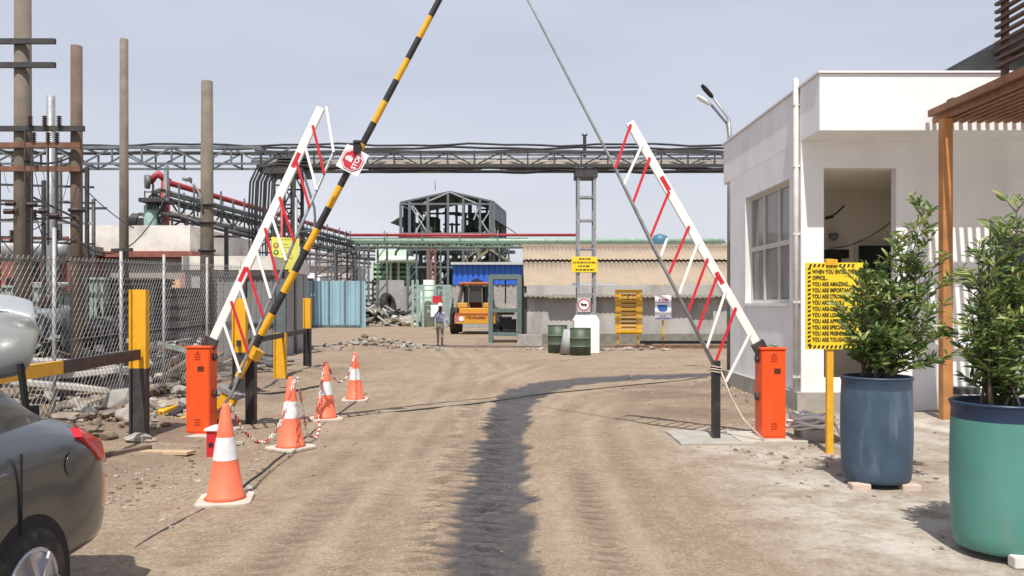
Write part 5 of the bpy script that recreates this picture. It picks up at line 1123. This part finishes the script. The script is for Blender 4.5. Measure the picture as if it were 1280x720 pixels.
MB().tube([(x0, 60.4, zpx(299, 60)), (px(660, 0, 60).x, 60.4, zpx(299, 60))], .15, 10).build('pale_pipe', M('pale_lagged_pipe', (.6, .6, .56), .6), hr)
s = MB(); zt, zb2 = zpx(304, 60), zpx(309, 60)
for yy in (59.5, 60.8):
    s.bar((x0, yy, zt), (px(905, 0, 60).x, yy, zt), .12); s.bar((x0, yy, zb2), (px(660, 0, 60).x, yy, zb2), .10); x = x0; k = 0
    while x < px(650, 0, 60).x: s.bar((x, yy, zt if k % 2 else zb2), (x+.7, yy, zb2 if k % 2 else zt), .07); s.bar((x, yy, zb2), (x, yy, zt+.9 if k % 4 == 0 else zt), .07); x += .7; k += 1
s.build('truss', M('green_grey_steel', (.12, .17, .13), .6, var=.2), hr)
for pxx in (440, 455, 478, 515, 545, 590, 630, 668, 712):
    xx = px(pxx, 0, 60).x; s = MB()
    for off in (-.35, .35): s.bar((xx+off, 60, 0), (xx+off, 60, zt), .13)
    for k in range(6): s.bar((xx-.35, 60, .5+k*.9), (xx+.35, 60, 1.4+k*.9), .06)
    s.build('trestle', midsteel, hr)
# extra pipes: brown column
s = MB(); xx = px(540, 0, 64).x; 
for o2 in (-.25, .25): s.bar((xx+o2, 64, 0), (xx+o2, 64, zpx(293, 64)), .16)
for k in range(12): s.bar((xx-.25, 64, .3+k*.55), (xx+.25, 64, .85+k*.55), .07)
tag(s.build('ladder_column', brownband), 'dark red-brown lattice column under the red pipe', 'column')

# ------------------------------------------------------------------ process plant building
pp = thing('process_plant', 'open steel process building with a grey gable roof', 'industrial building', (-5.5, 70, 0))
YP = 70; back = Vector((.95, 7.5, 0))
def P2(x, y, t=0): return px(x, y, YP)+back*t
eL, rg, eR = (500, 252), (562.5, 238.5), (617, 251)
roofm = M('dark_grey_roof_sheet', (.10, .115, .125), .7, var=.1)
s = MB()
for a, b in ((eL, rg), (rg, eR)):
    p, q = P2(*a), P2(*b); vs = [p, q, q+back, p+back]; dn = Vector((0, 0, -.16)); vs += [v+dn for v in vs]
    s.add(vs, [(0, 1, 2, 3), (7, 6, 5, 4), (0, 4, 5, 1), (1, 5, 6, 2), (2, 6, 7, 3), (3, 7, 4, 0)])
s.build('roof', roofm, pp)
zf = zpx(293, YP)
s = MB()
for pxx in (501, 512, 535, 550, 560, 567, 579, 592, 600, 613, 617):
    top = (238.5+(562.5-pxx)/62.5*13.5) if pxx < 562.5 else 238.5+(pxx-562.5)/54.5*12.5
    for t in ((0, .5, 1) if pxx not in (550, 567, 592) else (1,)):
        p = P2(pxx, top, t); s.bar((p.x, p.y, 0), (p.x, p.y, p.z-.2), .24 if pxx in (501, 512, 613, 617, 535) else .2)
for t in (0, .33, .66, 1):
    for y in (255, 292, 312, 334):
        if t in (.33, .66) and y < 290: continue
        a, b = P2(501, y, t), P2(617, y, t); s.bar(a, b, .16)
for pxx in (501, 617):
    for y in (255, 275, 292, 312): s.bar(P2(pxx, y, 0), P2(pxx, y, 1), .15)
s.build('steel_frame', M('plant_frame_steel', (.11, .13, .14), .6, var=.2), pp)
s = MB()
for (a, b, t) in (((512, 255), (535, 292), .0), ((535, 262), (518, 292), .02), ((600, 255), (592, 275), .0), ((592, 262), (612, 292), .01), ((613, 262), (598, 285), .02), ((512, 252), (530, 275), .0), ((562, 240), (600, 256), .0), ((562, 240), (525, 256), .0), ((567, 262), (575, 292), .9), ((575, 262), (566, 292), .9)): s.bar(P2(*a, t), P2(*b, t), .11)
s.build('bracing', M('pale_brace_steel', (.30, .33, .34), .6), pp)
MB().prism([(0, 0), (1, 0), (1, 1), (0, 1)], P2(617, 284, .05), back*.95, Vector((0, 0, 2.25)), (.06, 0, 0)).build('side_cladding', M('blue_grey_cladding', (.13, .19, .23), .6, var=.1), pp)
MB().prism([(0, 0), (1, 0), (1, 1), (0, 1)], P2(501, 290, .1), back*.5, Vector((0, 0, 2.3)), (.06, 0, 0)).build('side_cladding', roofm, pp)
MB().prism([(0, 0), (1, 0), (1, 1), (0, 1)], P2(617, 273, .0), back, Vector((1.5, 0, -1.0)), (0, 0, .06)).build('canopy', roofm, pp)
MB().prism([(0, 0), (1, 0), (1, 1), (0, 1)], P2(501, 271, .0), back, Vector((-.9, 0, -.55)), (0, 0, .06)).build('canopy', roofm, pp)
s = MB(); 
a, b = P2(500, 296), P2(618, 296); s.box(a.x, b.x, 70.1, 77.4, zf-.25, zf); s.build('floor_deck', darksteel, pp)
for (pxx, y0, y1, r_) in ((537, 272, 291, 1.0), (600, 267, 289, .95)):
    c = px(pxx, 0, 74); MB().lathe([(r_*.9, zf+.3), (r_, zf+.4), (r_, zpx(y0+2, 74)), (r_*.8, zpx(y0, 74)), (.05, zpx(y0-1, 74))], (c.x, 74, 0), 20).build('tank', tankgreen, pp)
MB().box(px(524, 0, 72).x, px(541, 0, 72).x, 71.5, 72.5, zpx(292, 72), zpx(284, 72)).build('pale_tank_base', M('pale_yellow_green', (.35, .38, .24), .7), pp)
s = MB()
for k, (a, b) in enumerate((((580, 327), (606, 308)), ((592, 327), (618, 308)), ((606, 308), (640, 328)), ((585, 334), (611, 315)))): s.bar(P2(*a, -.08), P2(*b, -.08), .22, .12)
for k in range(8): s.bar(P2(583+k*3.2, 326-k*2.4, -.1), P2(583+k*3.2, 319-k*2.4, -.1), .06)
s.build('staircase', M('khaki_stair_steel', (.24, .22, .13), .7), pp)
MB().prism([(0, 0), (1, 0), (1, 1), (0, 1)], P2(601, 307, -.03), Vector((0, 12, 0)), Vector((3.1, 0, -1.9)), (0, 0, .06)).build('canopy', roofm, pp)
MB().tube([P2(544, 238), P2(544, 225)], .035, 6).build('lightning_rod', midsteel, pp)
rd = random.Random(77)
for k in range(46):
    x = rd.uniform(-9.3, -2.0); y = rd.uniform(71, 77); z = rd.uniform(zf+.2, zf+2.4); v = rd.random()
    MB().tube([(x, y, z), (x+rd.uniform(.4, 1.6), y, z)] if v < .4 else [(x, y, zf), (x, y, z)], rd.uniform(.05, .13), 6).build('pipe', rd.choice((midsteel, darksteel, tankgreen)), pp)
for k in range(110):                       # equipment pipes on the lower levels
    x = rd.uniform(-9.7, -1.6); y = rd.uniform(70.5, 85); z = rd.choice((2.2, 3.6, 4.6, 5.4, 6.2, 7.0)); ln = rd.uniform(.8, 3.2)
    v = rd.random(); r_ = rd.uniform(.06, .2)
    pts = [(x, y, z), (x+ln, y, z)] if v < .45 else ([(x, y, z-1.2), (x, y, z+.8)] if v < .8 else [(x, y, z), (x+ln*.6, y, z+.9)])
    MB().tube(pts, r_, 7).build('pipe', rd.choice((midsteel, darksteel, greysteel, greenpipe, tan)), pp)
for (pxx, r_, z1, mm) in ((525, .8, 5.5, greysteel), (555, .7, 5.2, darksteel), (572, .8, 5.8, midsteel), (507, .5, 6.2, greenpipe)):
    c = px(pxx, 0, 76); MB().lathe([(r_*.3, .6), (r_, 1.4), (r_, z1-.5), (r_*.4, z1)], (c.x, 76, 0), 16).build('vessel', mm, pp)

# ------------------------------------------------------------------ left background plant pieces over the white parapet
vt = thing('scrubber_unit', 'pale green vessel with platform and grey duct above the white parapet', 'plant unit', (-14.6, 33, 0))
MB().lathe([(.1, 3.0), (.28, 3.1), (.28, zpx(258, 33)), (.16, zpx(254, 33))], (px(189, 0, 33).x, 33, 0), 16).build('vessel', M('teal_vessel', (.25, .38, .35), .5), vt)
MB().box(px(180, 0, 33).x, px(211, 0, 33).x, 32.5, 33.6, zpx(254, 33), zpx(249, 33)).build('platform', darksteel, vt)
s = MB()
for x in (181, 190, 200, 210): s.bar((px(x, 0, 32.6).x, 32.6, zpx(249, 33)), (px(x, 0, 32.6).x, 32.6, zpx(240, 33)), .04)
s.bar(px(181, 240, 32.6), px(211, 240, 32.6), .04)
for x in (197, 205): s.bar((px(x, 0, 33).x, 33, 2), (px(x, 0, 33).x, 33, zpx(254, 33)), .09)
for k in range(4): s.bar(px(197, 283-8*k, 33), px(205, 275-8*k, 33), .06)
for k in range(3): s.tube([px(185+k*4, 262, 32.7), px(187+k*4, 246-k, 32.7), px(196+k*3, 237-k, 32.7), px(207, 240-k, 32.7)], .04, 6)
s.build('railing', darksteel, vt)
MB().box(px(208.5, 0, 33).x, px(212.5, 0, 33).x, 32.7, 32.9, zpx(252, 33), zpx(208, 33)).build('duct', M('blue_grey_duct', (.28, .34, .36), .6), vt)
bw_ = thing('blower_set', 'dark curved blower ducts on the roof behind the slim grey pole', 'blower', (-15.5, 34, 0))
for k in range(5):
    MB().tube([px(160+k*2.2, 284, 33.5), px(161+k*2.2, 274, 33.5), px(166+k*1.8, 268, 33.5), px(176+k*1.5, 267+k, 33.5), px(183, 269+k*1.5, 33.5)], .06, 7).build('duct', darksteel, bw_)
MB().box(px(168, 0, 34).x, px(184, 0, 34).x, 33.8, 34.6, 0, zpx(273, 34)).build('housing', darksteel, bw_)
hp = thing('cable_tray', 'dark sloping cable tray above the white parapet', 'cable tray', (-13, 31, 0))
MB().tube([px(204, 268, 31), px(225, 270, 31), px(245, 277, 31), px(275, 286, 31), px(330, 300, 31)], .09, 7).build('tray', darksteel, hp)
s = MB()
for x, y in ((215, 269), (240, 275), (265, 283), (300, 292)): s.bar((px(x, 0, 31).x, 31, 0), (px(x, 0, 31).x, 31, zpx(y, 31)), .07)
s.build('legs', darksteel, hp)
# mid-left distant sheds and lattice under the rack (x 375-465)
ds = thing('distant_plant_shed', 'pale distant plant shed seen through the lattice trestles', 'building', (-20, 88, 0))
MB().box(px(378, 0, 88).x, px(440, 0, 88).x, 88, 96, -.05, zpx(333, 88)).build('wall', M('pale_far_wall', (.45, .42, .40), .9, dirt=.3), ds)
MB().prism([(0, 0), (5.6, 0), (2.8, .9)], (px(378, 0, 88).x, 87.6, zpx(333, 88)), (1, 0, 0), (0, 0, 1), (0, 8.5, 0)).build('roof', M('far_roof', (.35, .33, .32), .8), ds)
lt = thing('trestle_group', 'second lower pipe rack on lattice legs behind the blue hoarding', 'pipe rack', (-15, 72, 0))
s = MB(); 
for (y0, y1, r_) in ((322, 340, .16), (328, 345, .12), (312, 322, .12)): s.tube([px(375, y0-6, 72), px(470, y0+2, 72)], r_, 8)
for x in (385, 397, 412, 424, 436, 447, 458):
    for o2 in (-2.3, 2.3): s.bar((px(x+o2, 0, 72).x, 72, 0), (px(x+o2, 0, 72).x, 72, zpx(308, 72)), .13)
    for k in range(5): s.bar((px(x-2.3, 0, 72).x, 72, 1.5+k*.9), (px(x+2.3, 0, 72).x, 72, 2.4+k*.9), .06)
for y in (310, 318, 333): s.bar(px(378, y, 72), px(470, y+1, 72), .12)
s.build('lattice', M('brown_grey_lattice', (.12, .10, .09), .7), lt)
vc = thing('parked_vehicle_roof', 'white vehicle roof just visible over the blue hoarding', 'vehicle', (-15, 68, 0))
s = MB(); a = px(372, 0, 69).x; b = px(388, 0, 69).x
s.prism([(0, 0), (b-a+1, 0), (b-a+.8, 3.9), (b-a-.3, 4.25), (.3, 4.1), (0, 3.6)], (a, 69, 0), (1, 0, 0), (0, 0, 1), (0, 3, 0)); s.build('cab_body', whitesign, vc)
MB().box(a+.35, b+.3, 68.97, 68.99, 2.9, 3.75).build('windscreen', glassd, vc)
for k in (0, 1): MB().tube([(a+.15+.9*k, 69.3, .4), (a+.4+.9*k, 69.3, .4)], .4, 16).build('wheel', rubber, vc)

# ------------------------------------------------------------------ person
pt = px(550, 433, 29.6)
def skin(name, verts, edges, radii, mats, matfn, loc, rotz=0, sub=2):
    me = bpy.data.meshes.new(name); me.from_pydata(verts, edges, []); o = bpy.data.objects.new(name, me); COL.objects.link(o)
    sk = o.modifiers.new('skin', 'SKIN'); sl_ = me.skin_vertices[0].data
    for i, r_ in enumerate(radii): sl_[i].radius = (r_, r_) if not isinstance(r_, tuple) else r_
    sl_[0].use_root = True; sk.use_smooth_shade = True
    ss = o.modifiers.new('sub', 'SUBSURF'); ss.levels = sub; ss.render_levels = sub
    bpy.context.view_layer.update(); dg = bpy.context.evaluated_depsgraph_get(); m2 = bpy.data.meshes.new_from_object(o.evaluated_get(dg))
    bpy.data.objects.remove(o); m2.materials.clear()
    for mm in mats: m2.materials.append(mm)
    for p in m2.polygons: p.material_index = matfn(p.center); p.use_smooth = True
    o = bpy.data.objects.new(name, m2); COL.objects.link(o); o.location = loc; o.rotation_euler = (0, 0, rotz); WL[o] = Vector(loc); return o
sv = []; se = []; sr = []
def ch(parent, pts):                              # add a chain of (x,y,z,r); returns last index
    i = parent
    for (x, y, z, r_) in pts:
        sv.append((x, y, z)); sr.append(r_); j = len(sv)-1
        if i is not None: se.append((i, j))
        i = j
    return i
pel = ch(None, [(0, 0, .90, (.135, .10))])
chest = ch(pel, [(0, .0, 1.05, (.12, .09)), (0, .0, 1.22, (.145, .10))]); neck = ch(chest, [(0, 0, 1.36, (.10, .075)), (0, -.01, 1.42, .052), (0, -.015, 1.47, .05)])
ch(neck, [(0, -.02, 1.53, (.068, .08)), (0, -.015, 1.60, (.072, .085)), (0, -.01, 1.66, (.05, .06))])
def hand(i, x, y, z, sgn, d):
    d = Vector(d).normalized(); sd = Vector((0, 1, 0)); h = ch(i, [(x, y, z, .026)]); pm = Vector((x, y, z))
    pe = pm+d*.07; h2 = ch(h, [(*pe, .03)])
    for k in range(4):
        st_ = pe+sd*(k-1.5)*.02; ch(h2, [(*(st_+d*.035), .009), (*(st_+d*(.065+.012*(k in (1, 2)))+Vector((0, -.01, 0))), .008)])
    ch(h, [(*(pm+d*.03-sd*.045), .010), (*(pm+d*.06-sd*.06), .009)])
e = ch(chest, [(-.17, 0, 1.33, .055), (-.24, -.02, 1.12, .042), (-.14, -.16, 1.27, .034), (-.09, -.19, 1.37, .027)]); hand(e, -.07, -.19, 1.40, -1, (.2, .0, 1))
e = ch(chest, [(.17, 0, 1.33, .055), (.24, .02, 1.10, .042), (.31, -.06, .94, .032), (.33, -.09, .90, .026)]); hand(e, .335, -.10, .88, 1, (.4, -.2, -1))
for sx_, fy, ky in ((-.09, .10, -.02), (.09, -.12, -.05)):
    ch(pel, [(sx_, 0, .80, .085), (sx_*.9, ky, .46, .058), (sx_*.85, fy, .12, .045), (sx_*.85, fy, .05, .04), (sx_*.85, fy-.10, .03, .035), (sx_*.85, fy-.16, .028, .026)])
skinm = M('brown_skin', (.20, .10, .06), .6); shirt = M('pale_lilac_shirt', (.40, .40, .58), .8, var=.08); trou = M('khaki_trousers', (.26, .20, .14), .85); shoe = M('dark_shoe', (.03, .025, .02), .6); hair = M('dark_hair', (.015, .012, .01), .8)
def pm_(c):
    if c.z > 1.405 or (c.z > 1.36 and abs(c.x) < .06): return 0 if not (c.z < 1.52 and c.y < -.02 and c.z > 1.42 and abs(c.x) < .1 and c.y > -.14) else 4
    if c.z < .085: return 3
    if c.x > .28 and c.z < .93: return 0
    if c.x < -.03 and c.y < -.14 and c.z > 1.3: return 0
    if c.z < .95 and abs(c.x) < .2: return 2
    return 1
person = skin('person', sv, se, sr, [skinm, shirt, trou, shoe, hair], pm_, (pt.x, 29.6, gz(pt.x, 29.6)), R(8), 1)
person['label'] = 'person in white helmet, pale lilac shirt and khaki trousers walking in the yard'; person['category'] = 'person'
person.scale = (.93, .93, .93)
def hm(s, name, mat):
    o = s.build(name, mat, None, origin=(0, 0, 0)); o.parent = person; o.location = (0, 0, 0); return o
hm(MB().lathe([(.115, 1.60), (.112, 1.605), (.105, 1.65), (.08, 1.71), (.03, 1.735), (.005, 1.737)], (0, -.015, 0), 18).box(-.06, .06, -.17, -.10, 1.598, 1.61), 'helmet', M('white_helmet', (.62, .56, .50), .5))
hm(MB().box(-.04, -.02, -.105, -.098, 1.575, 1.588).box(.02, .04, -.105, -.098, 1.575, 1.588).box(-.012, .012, -.125, -.10, 1.535, 1.575).box(-.025, .025, -.110, -.10, 1.505, 1.515), 'face_features', hair)
hm(MB().box(-.06, .06, -.155, -.10, 1.36, 1.44), 'dark_scarf', hair)
hm(MB().lathe([(.128, .935), (.128, .965)], (0, 0, 0), 18), 'belt', hair).scale = (1.02, .8, 1)

# ------------------------------------------------------------------ car
car = thing('parked_car', 'dark grey sedan with its boot lid raised, nose towards the camera', 'car', (-2.9, 2.3, 0))
def carpaint(nm, col):
    m = M(nm, col, .28, .55, var=.03); b = m.node_tree.nodes['Principled BSDF']; b.inputs['Coat Weight'].default_value = .8; b.inputs['Coat Roughness'].default_value = .08; return m
cp = carpaint('dark_grey_car_paint', (.085, .095, .10)); cs = carpaint('silver_grey_lid_paint', (.36, .38, .37)); cs.node_tree.nodes['Principled BSDF'].inputs['Metallic'].default_value = .2
CX = -3.04
def st(y, hw, zb_, zs, zd, hwd):     # station: y, half width, bottom, shoulder height, deck height, deck half-width
    return [(hw*.90, zb_), (hw*.985, zb_+.10), (hw, (zb_+zs)/2), (hw*.995, zs-.10), (hw*.97, zs-.02), (hwd+.04, (zs+zd)/2+.012), (hwd, zd), (hwd*.55, zd+.015), (0, zd+.02)]
body = [(4.47, .60, .38, .66, .74, .50), (4.45, .76, .30, .70, .86, .62), (4.36, .84, .27, .84, .955, .66), (4.2, .865, .26, .92, 1.0, .68), (4.02, .865, .26, .945, 1.02, .68), (3.90, .85, .25, .955, 1.03, .70), (3.6, .855, .22, .955, 1.03, .72), (3.2, .855, .2, .95, 1.0, .74), (2.6, .855, .2, .94, .98, .75), (1.9, .855, .2, .93, .97, .75), (1.3, .85, .2, .92, .98, .72), (.9, .84, .22, .88, .96, .68), (.5, .82, .24, .80, .90, .60), (.25, .74, .28, .66, .78, .50), (.15, .60, .34, .58, .66, .42)]
s = MB(); vs = []; n_ = 17
for (y, hw, zb_, zs, zd, hwd) in body:
    hf_ = st(y, hw, zb_, zs, zd, hwd); full = [(a, b) for a, b in hf_]+[(-a, b) for a, b in reversed(hf_[:-1])]; vs += [(CX+a, y, b) for a, b in full]
fs = [(i*n_+k, i*n_+k+1, (i+1)*n_+k+1, (i+1)*n_+k) for i in range(len(body)-1) for k in range(n_-1)]
fs += [(i*n_+n_-1, i*n_, (i+1)*n_, (i+1)*n_+n_-1) for i in range(len(body)-1)]
s.add(vs, fs, 0, True); s.add(vs[:n_], [list(range(n_))]); s.add(vs[-n_:], [list(range(n_))])
bo = s.build('body', cp, car); bo.modifiers.new('sub', 'SUBSURF').render_levels = 2
# greenhouse
gh = [(4.02, .66, 1.03, 1.06), (3.76, .70, 1.02, 1.22), (3.42, .68, 1.0, 1.40), (2.9, .60, 1.0, 1.47), (2.3, .58, .98, 1.50), (1.8, .56, .97, 1.45), (1.35, .58, .97, 1.22), (1.0, .60, .96, .98)]
s = MB(); vs = []; n2 = 9
for (y, hw, zb_, zt_) in gh:
    hb_ = .74 if y < 3.9 else .68
    hf_ = [(hb_, zb_-.04), (hb_*.5+hw*.5, (zb_+zt_)/2), (hw, zt_-.05), (hw*.85, zt_-.008), (0, zt_+.01)]; full = hf_+[(-a, b) for a, b in reversed(hf_[:-1])]; vs += [(CX+a, y, b) for a, b in full]
s.add(vs, [(i*n2+k, i*n2+k+1, (i+1)*n2+k+1, (i+1)*n2+k) for i in range(len(gh)-1) for k in range(n2-1)], 0, True)
s.build('roof', cp, car).modifiers.new('sub', 'SUBSURF').render_levels = 2
# side glass, slightly proud
def sideglass(pts, nm='side_window'):
    for sg_ in (1, -1):
        vs = []
        for (y, z) in pts:
            t = (z-.96)/.45; vs.append((CX+sg_*(.742-.115*t), y, z))
        s = MB(); s.add(vs+[(v[0]-sg_*.01, v[1], v[2]) for v in vs], [tuple(range(len(vs))), tuple(len(vs)+i for i in reversed(range(len(vs))))]+[(i, (i+1) % len(vs), len(vs)+(i+1) % len(vs), len(vs)+i) for i in range(len(vs))]); s.build(nm, glassd, car)
sideglass([(3.56, 1.03), (3.50, 1.16), (3.2, 1.33), (2.75, 1.37), (2.75, 1.02)]); sideglass([(2.68, 1.02), (2.68, 1.37), (2.05, 1.36), (1.5, 1.05), (1.5, 1.02)])
MB().prism([(-.5, 0), (.5, 0), (.45, .33), (-.45, .33)], (CX, 3.80, 1.145), (1, 0, 0), (0, -.80, .6), (0, .01, .01)).build('rear_windscreen', glassd, car)
# dark boot interior, lid
MB().box(CX-.50, CX+.50, 3.96, 4.30, .96, 1.052).build('boot_dark_block', blackm, car)  # solid black block standing in for the shaded inside of the boot
MB().bar((CX+.62, 4.0, 1.0), (CX+.60, 3.97, 1.30), .018, .035).build('lid_hinge', blackm, car); MB().bar((CX-.60, 3.98, 1.0), (CX-.56, 3.97, 1.30), .03, .05).build('lid_hinge', blackm, car)
prof = [(a_, b_+.035, c_) for a_, b_, c_ in [(3.94, 1.18, .54), (3.92, 1.21, .62), (3.90, 1.30, .67), (3.895, 1.40, .69), (3.90, 1.48, .695), (3.92, 1.53, .69), (3.925, 1.555, .685), (3.96, 1.578, .66), (4.0, 1.595, .63), (4.08, 1.625, .58), (4.12, 1.635, .55)]]
s = MB(); vs = []; m_ = 13
for (y, z, hw) in prof:
    for k in range(m_):
        t = -1+2*k/(m_-1); crv = .07*abs(t)**3; vs.append((CX+t*hw, y+crv*(1 if z < 1.56 else .3), z-.05*abs(t)**4*(1 if z > 1.5 else -.6)))
o_ = len(vs); vs2 = [(a, b+.035, c-.02) for a, b, c in vs]
fs = [(i*m_+k, i*m_+k+1, (i+1)*m_+k+1, (i+1)*m_+k) for i in range(len(prof)-1) for k in range(m_-1)]; fs2 = [tuple(o_+j for j in reversed(f)) for f in fs]
rim_ = []
bd = [k for k in range(m_)]+[i*m_+m_-1 for i in range(1, len(prof))]+[(len(prof)-1)*m_+k for k in range(m_-2, -1, -1)]+[i*m_ for i in range(len(prof)-2, 0, -1)]
for i in range(len(bd)): a, b = bd[i], bd[(i+1) % len(bd)]; rim_.append((a, b, o_+b, o_+a))
s.add(vs+vs2, fs+fs2+rim_, 0, True)
lid = s.build('boot_lid', cs, car); lid['label'] = 'paler silver grey raised boot lid'; lid.modifiers.new('sub', 'SUBSURF').render_levels = 2
s = MB(); P = []
for k in range(m_): t = -1+2*k/(m_-1); P.append((CX+t*.68, 3.905+.07*abs(t)**3, 1.583-.05*abs(t)**4))
MB().tube(P, .010, 8).build('chrome_strip', M('chrome', (.75, .75, .78), .15, .9), lid)
redl = M('red_lamp_lens', (.42, .012, .02), .12, var=.2)
for sg_ in (1, -1):
    vs = [(CX+sg_*.80, 4.14, .955), (CX+sg_*.852, 4.08, .92), (CX+sg_*.862, 4.24, .77), (CX+sg_*.82, 4.38, .73), (CX+sg_*.64, 4.46, .75), (CX+sg_*.66, 4.36, .94)]
    c_ = (CX+sg_*.79, 4.25, .87); s = MB(); s.add(vs+[(CX+sg_*.835, 4.30, .86)], [(i, (i+1) % 6, 6) for i in range(6)], 0, True); s.add([(v[0]-sg_*.06, v[1]-.05, v[2]) for v in vs]+vs, [tuple(range(6))]+[(i, (i+1) % 6, 6+(i+1) % 6, 6+i) for i in range(6)])
    s.build('tail_lamp', redl, car)
    MB().box(CX+sg_*.856-.012, CX+sg_*.856+.012, 3.25, 3.46, .83, .865).build('door_handle', cp, car, bevel=.008)
    s = MB(); s.box(CX+sg_*.857-.004, CX+sg_*.857+.004, 3.555, 3.563, .35, .93).box(CX+sg_*.858-.004, CX+sg_*.858+.004, 2.70, 2.708, .25, .93); s.build('door_seam', blackm, car)
    for yw in (3.62, 1.02):
        s = MB(); s.lathe([(.17, -.09), (.27, -.095), (.295, -.07), (.295, .07), (.27, .095), (.17, .09)], (0, 0, 0), 30); s.v = [(a[2]+CX+sg_*.775, a[0]+yw, a[1]+.295) for a in s.v]; w_ = s.build('wheel', rubber, car)
        s = MB(); s.lathe([(.02, 0), (.18, .01)], (0, 0, 0), 20)
        for k in range(7):
            t = 2*math.pi*k/7; s.bar((.03*math.cos(t), .03*math.sin(t), .03), (.18*math.cos(t), .18*math.sin(t), .012), .03, .04)
        s.tube([(.185*math.cos(t), .185*math.sin(t), .01) for t in np.linspace(0, 2*math.pi, 25)], .012, 6)
        s.v = [((a[2]+.085)*sg_+CX+sg_*.775, a[0]+yw, a[1]+.295) for a in s.v]; s.build('rim', M('alloy_silver', (.5, .5, .52), .35, .7), w_)
        arch = MB(); ap = [(yw+.34*math.cos(t), .295+.34*math.sin(t)) for t in np.linspace(0, math.pi, 17)]
        arch.prism([(a-yw, b) for a, b in ap]+[(-.34, .18), (.34, .18)], (CX+sg_*.70, yw, 0), (0, 1, 0), (0, 0, 1), (sg_*.153, 0, 0)); arch.build('wheel_arch', blackm, car)
# ------------------------------------------------------------------ more of the switchyard behind the fence
rs_ = thing('brick_red_shed', 'low red-brown shed behind the thick pole and grey tank', 'shed', (-15, 22.5, 0))
MB().box(-19, -12.2, 22.2, 23.6, -.05, 3.0).build('wall', brownband, rs_); MB().box(-19.1, -12.1, 22.1, 23.7, 3.002, 3.25).build('roof', M('shed_roof_grey', (.25, .22, .2), .9), rs_)
for k, (x, z) in enumerate(((-17, 1.2), (-15.2, 1.2), (-13.6, 1.2))): MB().box(x-.4, x+.4, 22.14, 22.19, z, z+1.1).build('window', blackm, rs_)
lr = thing('busbar_rack', 'rack of thin dark busbars and posts between the left poles', 'rack', (-10.5, 17.5, 0))
for x, h in ((-12.4, 4.4), (-11.3, 4.7), (-10.3, 4.3), (-9.35, 4.6)): MB().bar((x, 17.6, 0), (x, 17.6, h), .07).build('post', darksteel, lr)
for z in (2.5, 2.9, 3.35, 3.8, 4.15):
    MB().bar((-14.5, 17.6, z+.15), (-9.2, 17.6, z), .045).build('busbar', darksteel if z != 3.35 else greysteel, lr)
rd = random.Random(5)
for k in range(9):
    x = -13.5+.5*k; s = MB(); pf = []
    for j in range(5): pf += [(.03, j*.05), (.07, j*.05+.015), (.03, j*.05+.04)]
    s.lathe(pf, (x, 17.6, rd.choice((2.97, 3.42, 3.87, 4.22))), 8); s.build('insulator', ins, lr)
for k in range(8):
    a = Vector((rd.uniform(-14, -9.5), 17.5, rd.uniform(3.2, 5.2))); b = Vector((a.x+rd.uniform(-1.5, 1.5), 17.7, rd.uniform(2.1, 3.4))); MB().tube(sag(a, b, rd.uniform(.05, .3), 10), .012, 5).build('wire', cable, lr)
for i, (x, y, r_, h, lb) in enumerate([(px(75, 0, 22).x, 22, .06, 5.6, 'thin dark post left of the dark brown pole'), (px(117, 0, 21.5).x, 21.5, .05, 4.4, 'thin dark post just right of the dark brown pole'), (px(283, 0, 21).x, 21, .06, 3.6, 'short dark post right of the concrete lamp pole')]):
    t = thing('service_post', lb, 'post', (x, y, 0)); MB().tube([(x, y, -.1), (x, y, h)], r_, 8).build('shaft', darksteel, t); MB().bar((x-.35, y, h-.25), (x+.35, y, h-.25), .06).build('crossarm', darksteel, t)
fc = MB(); fc.lathe([(.062, 0), (.062, .003)], (0, 0, 0), 20); fc.v = [(a[2]+CX+.853, a[0]+3.98, a[1]+.80) for a in fc.v]; fc.build('fuel_cap', cp, car)
for i, (xx, yy, r_, h, mm, lb) in enumerate([(-7.9, 15.6, .34, 1.35, darksteel, 'dark upright oil tank behind the fence, nearest the orange cabinet'), (-9.2, 15.9, .42, 1.5, midsteel, 'blue-grey upright tank in the yard behind the tall fence post'), (-10.6, 16.3, .38, 1.7, darksteel, 'dark upright tank beside the thick brown pole')]):
    t = thing('yard_tank', lb, 'tank', (xx, yy, 0), 'small tanks in the switchyard')
    MB().lathe([(r_, .12), (r_, h-.1), (r_*.8, h)], (xx, yy, 0), 18).build('shell', mm, t)
    s = MB()
    for k in range(7): a_ = -2.6+.35*k; s.box(-.015, .015, -.16, 0, .3, h-.25, rot=Matrix.Rotation(0, 3, 'Z')) if False else s.bar((xx+math.cos(a_)*(r_+.07), yy+math.sin(a_)*(r_+.07), .3), (xx+math.cos(a_)*(r_+.07), yy+math.sin(a_)*(r_+.07), h-.2), .03, .12)
    s.build('cooling_fins', mm, t)
    for k in (-1, 0, 1): MB().tube([(xx+.14*k, yy, h-.02), (xx+.16*k, yy-.03, h+.28)], [.045, .03], 8).build('bushing', ins, t)
    MB().box(xx-r_, xx+r_, yy-r_, yy+r_, -.03, .118).build('base', concrete, t)
for o in bpy.data.objects:
    if 'category' in o and 'kind' not in o: o['kind'] = 'thing'
print('verts', sum(len(o.data.vertices) for o in bpy.data.objects if o.type == 'MESH'), 'objects', len(bpy.data.objects))
